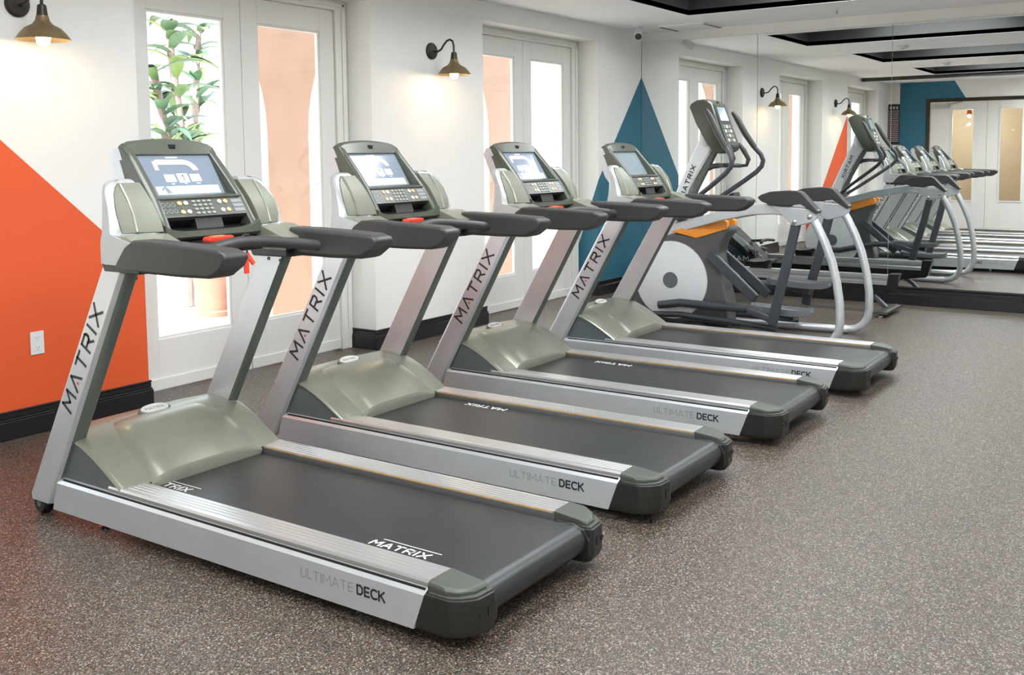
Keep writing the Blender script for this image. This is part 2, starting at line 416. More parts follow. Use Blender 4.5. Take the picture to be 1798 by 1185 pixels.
struct(m.build('baseboard_far', M_base, bevel=0.004, seg=1), 'black stepped baseboard under the mirrors')
m = MB()
for z0, z1, d in [(0.0, 0.105, 0.022), (0.105, 0.155, 0.012)]:
    m.box(XB, XB+d, YO, DY1-0.06, z0, z1); m.box(XB, XB+d, DY0+0.06, -0.02, z0, z1)
struct(m.build('baseboard_back', M_base, bevel=0.004, seg=1))

# mirrors
seams = [-0.004, -1.355, -2.715, -4.10, -5.48]
mlab = ['tall wall mirror panel in the corner beside the teal triangle', 'tall wall mirror panel second from the corner', 'tall wall mirror panel third from the corner, at the right', 'tall wall mirror panel fourth from the corner']
for i in range(4):
    o = MB().box(XM, XM+0.006, seams[i+1]+0.002, seams[i]-0.002, 0.18, 2.724).build('mirror_panel', M_mirror, smooth=False)
    tag(o, mlab[i], 'mirror', 'mirror panels on the far wall')

# french door units in the window openings
def french_doors(num, a, b):
    x0, x1 = a+0.005, b-0.005
    f = MB(); fy0, fy1 = 0.24, 0.345
    jw = 0.115
    f.box(x0, x0+jw, fy0, fy1, 0, HEAD); f.box(x1-jw, x1, fy0, fy1, 0, HEAD); f.box(x0+jw, x1-jw, fy0, fy1, HEAD-0.07, HEAD)
    f.box(x0+0.03, x0+0.055, fy0-0.012, fy0, 0, HEAD-0.02); f.box(x1-0.055, x1-0.03, fy0-0.012, fy0, 0, HEAD-0.02)
    f.box(x0+0.03, x1-0.03, fy0-0.012, fy0, HEAD-0.045, HEAD-0.02)
    fr = f.build('window_%d' % num, M_door, bevel=0.003, seg=1)
    struct(fr, ['white french doors nearest the camera', 'white french doors beside the orange wall, garden behind', 'white french doors next to the mirrored corner'][num-1])
    mid = (x0+x1)/2
    for (l0, l1) in ((x0+jw+0.003, mid-0.002), (mid+0.002, x1-jw-0.003)):
        w = l1-l0; g0 = l0 + (w-0.605)/2 ; g1 = g0+0.605; z0, z1 = 0.335, 2.43
        L = MB(); ly0, ly1 = 0.262, 0.31
        L.box(l0, g0, ly0, ly1, 0.01, HEAD-0.075); L.box(g1, l1, ly0, ly1, 0.01, HEAD-0.075)
        L.box(g0, g1, ly0, ly1, 0.01, z0); L.box(g0, g1, ly0, ly1, z1, HEAD-0.075)
        lf = L.build('door_leaf', M_door, fr, bevel=0.002, seg=1)
        k = MB().box(l0+0.005, l1-0.005, ly0-0.014, ly0, 0.01, 0.085).build('kick_board', M_door, lf, bevel=0.003, seg=1)
        gb = MB(); q = 0.016
        gb.box(g0, g0+q, ly0+0.01, ly1-0.01, z0, z1); gb.box(g1-q, g1, ly0+0.01, ly1-0.01, z0, z1); gb.box(g0+q, g1-q, ly0+0.01, ly1-0.01, z1-q, z1); gb.box(g0+q, g1-q, ly0+0.01, ly1-0.01, z0, z0+q)
        gb.build('glazing_bead', M_door, lf)
        MB().box(g0+q, g1-q, 0.284, 0.290, z0+q, z1-q).build('pane', M_glass, lf, smooth=False)
for i, (a, b) in enumerate(WIN): french_doors(i+1, a, b)
for i, (a, b) in enumerate(WIN):
    pd = bpy.data.lights.new('window_portal', 'AREA'); pd.shape = 'RECTANGLE'; pd.size = b-a; pd.size_y = HEAD
    pd.cycles.is_portal = True
    po = bpy.data.objects.new('window_portal', pd); COL.objects.link(po); po.location = ((a+b)/2, 0.38, HEAD/2); po.rotation_euler = (-math.pi/2, 0, 0)

# ------------------------------------------------------------------ end-wall doors (seen in the mirror)
f = MB()
f.box(XB-0.15, XB+0.02, DY0, DY0+0.06, 0, DZ+0.06); f.box(XB-0.15, XB+0.02, DY1-0.06, DY1, 0, DZ+0.06); f.box(XB-0.15, XB+0.02, DY1, DY0, DZ, DZ+0.06)
dfr = struct(f.build('door_1', M_bronze, bevel=0.004, seg=1), 'white double doors in a dark bronze frame')
ym = (DY0+DY1)/2
for (a, b, g0, g1) in ((ym+0.003, DY0-0.004, -1.59, -1.22), (DY1+0.004, ym-0.003, -2.44, -2.07)):
    L = MB(); x0, x1 = XB-0.06, XB-0.015; z0, z1 = 0.54, 2.27
    L.box(x0, x1, a, g0, 0.01, DZ-0.005); L.box(x0, x1, g1, b, 0.01, DZ-0.005); L.box(x0, x1, g0, g1, 0.01, z0); L.box(x0, x1, g0, g1, z1, DZ-0.005)
    lf = L.build('door_leaf', M_door, dfr, bevel=0.002, seg=1)
    bd = MB(); q = 0.022
    for yy0, yy1, zz0, zz1 in ((g0-q, g0, z0-q, z1+q), (g1, g1+q, z0-q, z1+q), (g0, g1, z0-q, z0), (g0, g1, z1, z1+q)): bd.box(x1, x1+0.01, yy0, yy1, zz0, zz1)
    bd.build('glazing_bead', M_door, lf)
    MB().box(XB-0.04, XB-0.035, g0, g1, z0, z1).build('pane', M_glass, lf, smooth=False)
cl = MB().box(XB-0.015, XB+0.045, -1.16, -0.86, 2.31, 2.38).tube([(XB+0.03, -1.12, 2.385), (XB+0.06, -1.3, 2.40), (XB+0.005, -1.42, 2.44)], 0.008).build('door_closer', M_steel, dfr, bevel=0.004)
# hallway behind the doors
M_beige = mat('beige_hall_wall', (214, 200, 180), 0.6, var=0.03, vscale=2)
h = MB(); h.box(XB-2.2, XB-2.1, -3.6, -0.1, 0, 2.9); h.box(XB-2.1, XB-0.15, -0.12, -0.02, 0, 2.9); h.box(XB-2.1, XB-0.15, -3.62, -3.52, 0, 2.9); h.box(XB-2.2, XB-0.15, -3.6, -0.02, 2.9, 3.0)
struct(h.build('wall_hallway', M_beige, smooth=False), 'beige hallway walls behind the glass doors')
struct(MB().box(XB-2.2, XB-0.15, -3.6, -0.02, -0.1, 0).build('floor_hallway', M_beige, smooth=False))
pl = thing('pendant_lamp', 'copper pendant lamp glowing behind the door glass', 'lamp', (XB-0.9, -1.36, 2.17))
MB().tube([(0,0,0.2),(0,0,0.73)], 0.006).build('cord', M_black, pl)
MB().lathe([(0.02,0.2),(0.035,0.18),(0.045,0.06),(0.06,0.04),(0.055,0.045),(0.01,0.19)], (0,0,0), 16).build('shade', mat('copper', (190,95,55), 0.35, 0.8), pl)
MB().lathe([(0.001,0.05),(0.025,0.035),(0.035,0.01),(0.025,-0.02),(0.001,-0.03)], (0,0,0), 16).build('bulb', M_bulbs, pl)
hd = bpy.data.lights.new('hall_lamp', 'POINT'); hd.energy = 40; hd.shadow_soft_size = 0.02; hd.color = (1, .9, .78)
ho = bpy.data.objects.new('hall_lamp', hd); COL.objects.link(ho); ho.parent = pl; ho.location = (-0.02, 0, -0.15)

# rules poster on the end wall
ps = thing('rules_poster', 'narrow dark poster with rows of pale text on the end wall', 'poster', (XB+0.004, -0.13, 1.62))
MB().box(-0.003, 0.006, -0.11, 0.11, 0, 0.80).build('board', mat('poster_black', (36, 32, 34), 0.5), ps)
tx = MB()
for y_ in (-0.08, -0.02, 0.04): tx.box(0.006, 0.0072, y_, y_+0.04, 0.70, 0.755)
random.seed(9)
for r in range(17):
    z = 0.655 - r*0.037
    x = -0.095
    while x < 0.09:
        w = random.uniform(0.012, 0.035); w = min(w, 0.095-x)
        tx.box(0.006, 0.0072, -x-w, -x, z, z+0.017); x += w+0.006
tx.build('print', mat('poster_print', (190, 170, 168), 0.6), ps)['kind'] = 'stuff'

# ------------------------------------------------------------------ outlet
ot = thing('wall_outlet', 'white duplex power outlet on the orange wall', 'outlet', (1.838, 0.0, 0.497))
MB().box(-0.039, 0.039, -0.007, 0.0, -0.063, 0.063).build('cover_plate', M_ewhite, ot, bevel=0.003)
for z in (0.026, -0.026):
    s = MB().lathe([(0.001,-0.0088),(0.0165,-0.0088),(0.017,-0.006)], (0,0,z), 20, 'y').build('socket', mat('socket_white', (232,230,224), 0.35), ot)
    MB().box(-0.008,-0.006,-0.0095,-0.0085,z-0.002,z+0.007).box(0.006,0.008,-0.0095,-0.0085,z-0.002,z+0.007).box(-0.002,0.002,-0.0095,-0.0085,z-0.011,z-0.007).build('slot', M_ink, s)

# ------------------------------------------------------------------ wall sconces
def sconce(x, z, label):
    t = thing('wall_sconce', label, 'lamp', (x, 0, z), 'gooseneck wall lamps on the window wall')
    MB().lathe([(0.001,0),(0.068,0),(0.068,-0.012),(0.058,-0.022),(0.02,-0.028),(0.001,-0.03)], (0,0,0), 28, 'y').build('back_plate', M_bronze, t)
    P = [(0,-0.02,-0.005),(0,-0.07,-0.008),(0,-0.105,0.008),(0,-0.135,0.045),(0,-0.165,0.072),(0,-0.195,0.080),(0,-0.222,0.066),(0,-0.234,0.03),(0,-0.235,-0.03)]
    MB().tube(P, 0.0085, 10).build('arm', M_bronze, t)
    MB().lathe([(0.012,0.0),(0.022,-0.006),(0.027,-0.05),(0.033,-0.085),(0.03,-0.086),(0.01,-0.01)], (0,-0.235,-0.02), 20).build('socket_cup', M_bronze, t)
    MB().lathe([(0.030,-0.06),(0.036,-0.085),(0.052,-0.105),(0.090,-0.125),(0.113,-0.150),(0.136,-0.182),(0.134,-0.184),(0.110,-0.154),(0.088,-0.130),(0.050,-0.110),(0.032,-0.088),(0.026,-0.06)], (0,-0.235,-0.02), 36).build('shade', M_brass, t, angle=60)
    MB().lathe([(0.001,-0.10),(0.016,-0.115),(0.032,-0.15),(0.036,-0.175),(0.03,-0.2),(0.015,-0.212),(0.001,-0.215)], (0,-0.235,-0.02), 20).build('bulb', M_bulb, t)
sconce(5.288, 2.344, 'brass shaded gooseneck lamp on the pier between the two french doors')
sconce(1.82, 2.318, 'brass shaded gooseneck lamp above the orange wall at the left edge')

# ------------------------------------------------------------------ ceiling fittings
t = thing('track_spotlight', 'small white spotlight on the ceiling in the mirrored corner', 'lamp', (8.40, -0.26, CEIL))
MB().lathe([(0.001,0),(0.045,0),(0.045,-0.012),(0.001,-0.014)], (0,0,0), 20).build('base', M_ewhite, t)
MB().tube([(0,0,-0.01),(0,0,-0.05)], 0.009).build('stem', M_ewhite, t)
MB().tube([(0.03,0.01,-0.05),(-0.012,-0.02,-0.075),(-0.07,-0.05,-0.115)], [0.036,0.043,0.045], 18).build('lamp_head', M_ewhite, t)
MB().tube([(-0.070,-0.05,-0.115),(-0.073,-0.0515,-0.117)], 0.036, 18).build('lens', M_capl, t)
t = thing('ceiling_vent', 'white rectangular ceiling vent with two dark slots near the mirror', 'vent', (8.74, -0.71, CEIL))
MB().box(-0.235, 0.225, -0.26, 0.26, -0.012, 0.0).build('panel', M_ceil, t, bevel=0.003)
for y in (-0.245, 0.245): MB().box(-0.215, 0.215, y-0.016, y+0.016, -0.016, -0.011).build('slot', mat('vent_slot_grey', (110,112,114), 0.6), t)
t = thing('sprinkler_head', 'small round sprinkler head on the ceiling near the mirror', 'sprinkler', (8.45, -2.34, CEIL))
MB().lathe([(0.001,0),(0.035,0),(0.03,-0.008),(0.001,-0.01)], (0,0,0), 18).build('escutcheon', M_ewhite, t)
MB().tube([(0,0,-0.008),(0,0,-0.035)], 0.008).lathe([(0.001,-0.034),(0.018,-0.034),(0.001,-0.038)], (0,0,0), 12).build('nozzle', M_steel, t)
for x, y, lb in ((2.75, -1.95, 'round white smoke detector on the ceiling between near and middle coffers'), (5.8, -2.05, 'round white smoke detector on the ceiling between middle and far coffers')):
    t = thing('smoke_detector', lb, 'detector', (x, y, CEIL))
    MB().lathe([(0.001,0),(0.07,0),(0.07,-0.02),(0.05,-0.04),(0.001,-0.042)], (0,0,0), 20).build('body', M_ewhite, t)
    MB().lathe([(0.001,-0.04),(0.02,-0.042),(0.001,-0.046)], (0,0,0), 12).build('cap', M_inkl, t)

# ------------------------------------------------------------------ treadmill
OY = -2.3
def rails(prof_fn): pass
def make_treadmill():
    R = thing('treadmill', '', 'treadmill', (0, 0, 0), 'treadmills in a row facing the window wall')
    O = (0, OY, 0)
    def B(mb, name, mt, parent=R, **k): return mb.build(name, mt, parent, O, **k)
    for s in (-1, 1):
        X = lambda v: -s*v
        # side panel, rounded bright top edge
        def sec(y, z0, z1):
            return [(X(-0.435), y, z0), (X(-0.435), y, z1-0.022), (X(-0.419), y, z1-0.003), (X(-0.412), y, z1), (X(-0.395), y, z1), (X(-0.395), y, z0)]
        mb = MB()
        ra = sec(-1.36, 0.045, 0.184); rb = sec(-3.315, 0.045, 0.184)
        ra = [(x, -1.334-(z-0.045)*0.31, z) for x, y, z in ra]; rb = [(x, -3.289-(z-0.045)*0.37, z) for x, y, z in rb]
        mb.ring_loft([ra, rb])
        p = B(mb, 'side_panel', M_silver, angle=25)
        tx = MB(); d = -1 if s < 0 else 1
        # ULTIMATE DECK reads along -Y on the near side, +Y on the far side
        o = Vector((X(-0.4355), -2.80 if s < 0 else -3.185, 0.100)); ud = (0, -1, 0) if s < 0 else (0, 1, 0)
        L1 = text_len('ULTIMATE', 0.22)*0.032*0.93
        letters(tx, 'ULTIMATE', o, ud, (0,0,1), 0.032, 0.0022, 0.22, 0.93, nd=(s*1.0*-1*-1 if s>0 else -1,0,0), mi=1)
        o2 = o + Vector(ud)*(L1+0.018)
        letters(tx, 'DECK', o2, ud, (0,0,1), 0.032, 0.0065, 0.24, 0.93, nd=(s,0,0), mi=0)
        B(tx, 'lettering', [M_ink, M_inkl], p, smooth=False)
        # dark strip between panel and rail
        B(MB().box(min(X(-0.395),X(-0.425)), max(X(-0.395),X(-0.425)), -3.33, -1.40, 0.15, 0.181), 'rail_gap', M_cap)
        # ribbed aluminium foot rail
        pr = [(-0.417, 0.150), (-0.417, 0.196), (-0.411, 0.204)]
        nr = 5; xa, xb_ = -0.405, -0.306
        for i in range(nr):
            a = xa + (xb_-xa)*i/nr; b = xa + (xb_-xa)*(i+1)/nr; w = b-a
            pr += [(a+w*0.10, 0.2045), (a+w*0.76, 0.2045), (a+w*0.83, 0.2020), (b-w*0.02, 0.2020)]
        pr += [(-0.302, 0.202), (-0.302, 0.186), (-0.31, 0.15)]
        pr = [(X(a), z) for a, z in pr]
        rl = B(MB().prism_y(pr, -3.338, -1.70), 'foot_rail', M_alu, angle=20)
        ys = MB().box(min(X(-0.3005),X(-0.303)), max(X(-0.3005),X(-0.303)), -3.33, -1.72, 0.1945, 0.2005); B(ys, 'edge_strip', M_yel, rl)
        # end cap
        plan = [(-0.435,-3.315),(-0.435,-3.425),(-0.415,-3.465),(-0.375,-3.498),(-0.30,-3.505),(-0.290,-3.49),(-0.290,-3.315)]
        mb = MB()
        rings = []
        for z, sh in ((0.040, 0.30), (0.047, 0.10), (0.075, 0.0), (0.168, 0.0)):
            rr = []
            for x, y in plan:
                yy = y
                if y < -3.32: yy = y + sh*0.12
                else: yy = y - 0.0 - (0.168-z)*(-0.37)*0 + (0.026 - (z-0.045)*0.37+0.026*0)
                xx = x + (sh*0.05 if x < -0.37 else 0)
                rr.append((X(xx), yy, z))
            rings.append(rr)
        mb.ring_loft(rings)
        cp = B(mb, 'end_cap', M_cap, bevel=0.006)
        mb = MB()
        pl2 = [(-0.428,-3.345),(-0.428,-3.42),(-0.41,-3.455),(-0.372,-3.488),(-0.298,-3.494),(-0.298,-3.345)]
        mb.ring_loft([[(X(x),y,0.166) for x,y in pl2], [(X(x),y,0.174) for x,y in pl2]])
        pl3 = [(-0.424,-3.338),(-0.424,-3.408),(-0.404,-3.443),(-0.357,-3.474),(-0.306,-3.478),(-0.300,-3.46),(-0.300,-3.338)]
        ct = lambda y: 0.2040-0.13*max(0.0, -3.37-y)
        mb.ring_loft([[(X(x),y,0.172) for x,y in pl3], [(X(x),y,ct(y)-0.010) for x,y in pl3], [(X(x+0.006 if x < -0.38 else x), y+(0.010 if y < -3.4 else 0), ct(y)) for x,y in pl3]])
        B(mb, 'cap_cover', M_capl, cp, bevel=0.003)
        ho = MB(); 
        ho.lathe([(0.001,0.002),(0.010,0.002),(0.010,-0.003),(0.001,-0.003)], (X(-0.365),-3.4992,0.118), 12, 'y')
        ho.prism_y([(X(-0.328)+0.009*math.cos(a*math.pi/6), 0.118+0.017*math.sin(a*math.pi/6)) for a in range(12)], -3.5050, -3.498)
        B(ho, 'bolt_hole', M_black, cp)
        # roller guard against the belt
        gp = [(-3.37,0.176),(-3.43,0.180),(-3.475,0.165),(-3.498,0.13),(-3.498,0.075),(-3.47,0.05),(-3.40,0.05),(-3.37,0.06)]
        B(MB().prism_x(gp, X(-0.295), X(-0.278)), 'roller_guard', M_cap, bevel=0.004)
        # upright
        def uz(z, fr): 
            return (-1.151-(z-0.074)*0.584) if fr else (-1.322-(z-0.064)*0.563)
        rings = []
        for z in (0.060, 0.085, 0.4, 0.8, 1.10):
            f, r = uz(z, True), uz(z, False)
            if z == 0.060: f -= 0.02; r += 0.0
            xo, xi = X(-0.437), X(-0.366)
            rings.append([(xo, f-0.02, z), (xo, r+0.018, z), (X(-0.425), r+0.004, z), (X(-0.410), r, z), (xi, r, z), (xi, f, z), (X(-0.415), f, z)])
        u = B(MB().ring_loft(rings), 'upright', M_silver, bevel=0.005, angle=40)
        zz = [0.13, 0.6, 1.10]
        tr = MB(); tr.ring_loft([[(X(-0.424), uz(z,False)+0.003, z), (X(-0.408), uz(z,False)-0.004, z), (X(-0.372), uz(z,False)-0.004, z), (X(-0.364), uz(z,False)+0.004, z), (X(-0.372), uz(z,False)+0.012, z), (X(-0.41), uz(z,False)+0.012, z)] for z in zz])
        B(tr, 'rear_trim', M_trim, u, angle=40)
        # MATRIX reading up the upright, letter tops toward the front
        dirv = Vector((0, -0.575, 1.0)).normalized(); 
        if s < 0:
            org = Vector((X(-0.4375), -1.500, 0.475)); ud = dirv; vd = Vector((0, 1.0, 0.575)).normalized()
        else:
            org = Vector((X(-0.4375), -1.700, 0.965)) + Vector((0,0.0,0)); ud = -dirv; vd = Vector((0, 1.0, 0.575)).normalized()
            org = Vector((X(-0.4375), -1.790, 0.960)); 
        tx = MB()
        if s < 0:
            letters(tx, 'MVTRIX', org, ud, vd, 0.064, 0.0110, 0.45, 1.05, nd=(-1,0,0))
        else:
            letters(tx, 'MVTRIX', org, ud, vd, 0.064, 0.0110, 0.45, 1.05, nd=(1,0,0))
        av = org + Vector(ud)*(0.064*1.05*(1.15+0.45+0.5)) + Vector(vd)*0.014
        tx.lathe([(0.001,s*0.0008),(0.0065,s*0.0008),(0.0065,-s*0.001),(0.001,-s*0.001)], av, 10, 'x', mi=1)
        B(tx, 'lettering', [M_ink, M_red], u, smooth=False)
        # transport wheel
        w = MB().lathe([(0.012,-0.028),(0.036,-0.028),(0.044,-0.020),(0.046,0),(0.044,0.020),(0.036,0.028),(0.012,0.028)], (X(-0.402), -1.222, 0.0462), 24, 'x')
        wl = B(w, 'transport_wheel', M_black, angle=40)
        B(MB().lathe([(0.001,-0.0295),(0.014,-0.0295),(0.014,0.0295),(0.001,0.0295)], (X(-0.402), -1.222, 0.0462), 14, 'x'), 'hub', M_trim, wl)
        # levelling feet
        for yy in (-1.60, -3.02):
            B(MB().lathe([(0.001,0),(0.022,0),(0.024,0.008),(0.009,0.014),(0.008,0.06),(0.001,0.06)], (X(-0.37), yy, 0), 14), 'levelling_foot', M_steel)
        # inner bolts on the upright
        for yy, z in ((-1.79,1.045), (-1.865,1.040)):
            B(MB().lathe([(0.001,-s*0.004+0),(0.007,-s*0.004),(0.009,s*0.002),(0.001,s*0.002)], (X(-0.366), yy, z), 10, 'x'), 'bolt', M_trim, u)
        # side wing that carries the console
        lev = [(1.096,-0.437,-0.29,-1.722,-1.985),(1.150,-0.437,-0.275,-1.722,-1.985),(1.168,-0.437,-0.268,-1.722,-1.975),(1.184,-0.436,-0.262,-1.723,-1.94),(1.200,-0.434,-0.258,-1.725,-1.87),(1.210,-0.432,-0.255,-1.727,-1.825),(1.26,-0.427,-0.255,-1.730,-1.815),(1.32,-0.418,-0.255,-1.728,-1.790),(1.37,-0.406,-0.256,-1.717,-1.757),(1.395,-0.390,-0.258,-1.705,-1.738),(1.410,-0.365,-0.262,-1.695,-1.723),(1.417,-0.335,-0.27,-1.688,-1.713)]
        inn = lambda z: 0.045*max(0.0, min(1.0, (1.40-z)/0.18)) if z > 1.205 else 0.0
        rings = []
        for z, xo, xi, yf, yr in lev:
            g_ = min(0.03, (yf-yr)*0.3)
            rings.append([(X(xo), yf-g_, z), (X(xo), yr+g_*0.6, z), (X(xo+0.016), yr, z), (X(-0.335), yr+0.008-inn(z)*0.30, z), (X(xi), yr-inn(z), z), (X(xi), yf+0.01, z), (X(xo+0.03), yf+0.004, z)])
        w = B(MB().ring_loft(rings), 'console_wing', M_wing, angle=38)
        def wr(z):
            for a, b in zip(lev[:-1], lev[1:]):
                if a[0] <= z <= b[0]:
                    k = (z-a[0])/(b[0]-a[0]); return a[1]+(b[1]-a[1])*k, a[4]+(b[4]-a[4])*k
        rings = []
        for z in (1.211, 1.225, 1.25, 1.28, 1.32, 1.36, 1.385, 1.402):
            xo, yr = wr(z); q = 0.022 + 0.022*((z-1.305)/0.10)**2
            rings.append([(X(xo+q), yr-0.007, z), (X(-0.335), yr-0.003-inn(z)*0.30, z), (X(-0.245), yr-0.010-inn(z)*1.04, z), (X(-0.245), yr+0.02, z), (X(xo+q), yr+0.02, z)])
        B(MB().ring_loft(rings), 'wing_pocket', M_pocket, w, angle=20)
        rb = []
        for z in (1.214, 1.28, 1.34, 1.395):
            xo, yr = wr(z); rb.append((X(-0.335), yr-0.005-inn(z)*0.30, z))
        B(MB().tube(rb, 0.006, 8), 'pocket_rib', M_olive, w)
        # sloping shelf between the wing and the handrail
        B(MB().prism_x([(-1.80,1.208),(-1.90,1.203),(-2.03,1.158),(-2.03,1.115),(-1.80,1.115)], X(-0.43), X(-0.236)), 'arm_shelf', M_olive, w, bevel=0.005)
        # padded handrail
        xs0, xs1 = -0.441, -0.325
        rings = []
        for x, e in ((xs0, 0.014), (xs0+0.005, 0.004), (xs0+0.013, 0.0), (xs1-0.02, 0.0), (xs1-0.006, 0.007), (xs1, 0.020)):
            pf = [(-1.842-e*0.2,1.074+e), (-1.862,1.11), (-1.910,1.168-e*0.3), (-1.950,1.193-e), (-2.05,1.192-e), (-2.25,1.186-e), (-2.425,1.178-e), (-2.462+e*0.5,1.166-e*0.5), (-2.476+e,1.148), (-2.455+e*0.8,1.118), (-2.405+e*0.5,1.082+e), (-2.375,1.074+e), (-2.2,1.070+e), (-2.0,1.072+e)]
            if x > -0.40: pf = [(min(y, -1.968 + (0.01 if z > 1.19 else 0)), z) for y, z in pf]
            rings.append([(X(x), y, z) for y, z in pf])
        hp = B(MB().ring_loft(rings), 'handrail_pad', M_rub, angle=60); hp.modifiers.new('weighted_normals', 'WEIGHTED_NORMAL').weight = 90
        B(MB().prism_x([(-1.770,1.064),(-1.752,1.098),(-1.99,1.098),(-1.99,1.066)], X(-0.438), X(-0.29)), 'arm_underside', M_black, bevel=0.006)
    # crossbar
    path = []
    for i in range(13):
        u = -1+2*i/12; path.append((0.345*u, -2.045-0.10*abs(u)**1.6, 1.158-0.038*abs(u)**1.5))
    B(MB().tube(path, 0.0235, 14), 'crossbar', M_rub)
    B(MB().prism_x([(-1.88,1.165),(-2.04,1.145),(-2.04,1.12),(-1.86,1.12)], -0.12, 0.12), 'crossbar_bracket', M_black, bevel=0.008)
    # belt with rear wrap
    pf = [(-1.60,0.176)]
    cy, cz, rr = -3.432, 0.122, 0.054
    for i in range(0, 11):
        a = math.pi/2 + math.pi*i/10; pf.append((cy+rr*math.cos(a), cz+rr*math.sin(a)))
    pf += [(-1.60,0.068),(-1.60,0.074)]
    for i in range(10, -1, -1):
        a = math.pi/2 + math.pi*i/10; pf.append((cy+(rr-0.006)*math.cos(a), cz+(rr-0.006)*math.sin(a)))
    pf += [(-1.60,0.170)]
    bl = B(MB().prism_x(pf, -0.279, 0.279), 'running_belt', M_belt, angle=40)
    B(MB().lathe([(0.001,-0.277),(0.0475,-0.277),(0.0475,0.277),(0.001,0.277)], (0,cy,cz), 20, 'x'), 'rear_roller', M_black)
    B(MB().box(-0.277, 0.277, -3.36, -1.6, 0.082, 0.168), 'deck_board', M_black)
    for y0 in (-1.70, -2.93):
        tx = MB(); letters(tx, 'MATRIX', (-0.242, y0, 0.1765), (0,-1,0), (1,0,0), 0.036, 0.007, 0.35, 1.0, nd=(0,0,1), lift=0.0005)
        tx.box(-0.1880, -0.1845, y0-0.275, y0-0.02, 0.1755, 0.177)
        B(tx, 'belt_lettering', M_white, bl, smooth=False)['only_first'] = 1
    tx = MB(); letters(tx, 'MATRIX', (0.262, -2.30, 0.1765), (0,1,0), (-1,0,0), 0.036, 0.007, 0.35, 1.0, nd=(0,0,1), lift=0.0005)
    B(tx, 'belt_lettering', M_white, bl, smooth=False)['not_first'] = 1
    # motor cover
    ZP = [(-1.285,0.30),(-1.30,0.345),(-1.325,0.363),(-1.36,0.371),(-1.44,0.364),(-1.52,0.345),(-1.60,0.310),(-1.67,0.272),(-1.74,0.230),(-1.795,0.194)]
    U = [-1,-0.985,-0.95,-0.8,-0.68,-0.60,-0.45,-0.2,0,0.2,0.45,0.60,0.68,0.8,0.95,0.985,1]
    rings = []
    for y, z in ZP:
        ring = []
        for u in U:
            e = 0.012 if abs(u) > 0.99 else 0.004 if abs(u) > 0.97 else 0.0
            dome = 0.012*(1-abs(u)**3)
            ring.append((0.418*u, y, z - e + dome))
        for u in reversed(U):
            ring.append((0.405*u, y + 0.012, z - 0.016 + 0.012*(1-abs(u)**3)))
        rings.append(ring)
    mc = B(MB().ring_loft(rings), 'motor_cover', M_olive, angle=35)
    # raised hood panel on the middle of the cover
    rings = []
    HU = [-1+2*k/16 for k in range(17)]
    for i, (y, z) in enumerate([(-1.425,0.366),(-1.45,0.3625),(-1.48,0.356),(-1.52,0.345),(-1.56,0.329),(-1.60,0.310),(-1.67,0.272),(-1.74,0.230),(-1.797,0.194),(-1.803,0.188)]):
        h = [-0.004,0.012,0.022,0.031,0.037,0.039,0.039,0.037,0.030,0.006][i]
        wd = 0.20 + 0.085*min(1, max(0, (abs(y)-1.42)/0.22))**0.6
        ring = [(wd*u, y - 0.02*(1-u*u)*(1 if i < 3 else 0)*-1, z + 0.012*(1-abs(wd*u/0.418)**3) + h*(1-abs(u)**7) - 0.004) for u in HU]
        ring += [(wd*u*0.97, y+0.004, z - 0.02) for u in reversed(HU)]
        rings.append(ring)
    B(MB().ring_loft(rings), 'motor_hood', M_olive, mc, angle=28)
    for s in (-1, 1):
        pf = [(-1.33,0.172)] + [(y+0.004-(0.03 if k_ == 0 else 0), z-0.014) for k_, (y, z) in enumerate(ZP[1:])] + [(-1.795,0.178)]
        B(MB().prism_x(pf, s*0.400, s*0.412), 'cover_side', M_slate, mc, angle=30)
    el = [(0.080*math.cos(2*math.pi*k/28), 0.034*math.sin(2*math.pi*k/28)) for k in range(28)]
    BT = math.radians(24); bu = Vector((0, math.cos(BT), math.sin(BT))); bn = Vector((0, -math.sin(BT), math.cos(BT))); bc = Vector((0, -1.432, 0.388))
    bpnt = lambda x, y, l: bc + Vector((x, 0, 0)) + bu*y + bn*l
    bd = MB().ring_loft([[bpnt(x*q, y*q, l) for x, y in el] for q, l in ((1.0, -0.03), (1.0, 0.003), (0.95, 0.006))])
    B(bd, 'badge_base', M_pocket, mc, angle=40)
    bd = MB().ring_loft([[bpnt(x*q, y*q, l) for x, y in el] for q, l in ((0.88, 0.004), (0.86, 0.009))])
    B(bd, 'badge', M_white, mc)
    tx = MB(); letters(tx, 'MATRIX', bpnt(-0.048, -0.007, 0.0092), (1,0,0), bu, 0.014, 0.002, 0.3, 1.0, nd=bn); B(tx, 'badge_lettering', M_inkl, mc, smooth=False)
    # ---- console head
    def fprof(x):   # side-rail profile
        return [(-1.560,1.545),(-1.585,1.560),(-1.612,1.548),(-1.66,1.495),(-1.74,1.408),(-1.800,1.338),(-1.850,1.262),(-1.878,1.215),(-1.890,1.190),(-1.882,1.172),(-1.80,1.165),(-1.745,1.20),(-1.66,1.35),(-1.60,1.46)]
    def hw(z):      # half width by height
        return 0.222 + (1.55-z)*0.055
    hd = MB()
    for s in (-1, 1):
        rings = []
        for q, e in ((0.0, 0.010), (0.010, 0.0), (0.030, 0.0), (0.038, 0.006)):
            rings.append([(s*(hw(z)-q+ (0.0)), y + (e if y < -1.60 else -e*0), z - (e if z > 1.5 else 0)) for y, z in fprof(0)])
        hd.ring_loft(rings)
    # arched top
    rings = []
    for i in range(13):
        u = -1+2*i/12; x = 0.222*u; dz = 0.018*(1-u*u) - (0.01 if abs(u) > 0.95 else 0)
        rings.append([(x,-1.560,1.535+dz),(x,-1.582,1.562+dz),(x,-1.612,1.553+dz),(x,-1.636,1.515),(x,-1.612,1.500),(x,-1.575,1.505)])
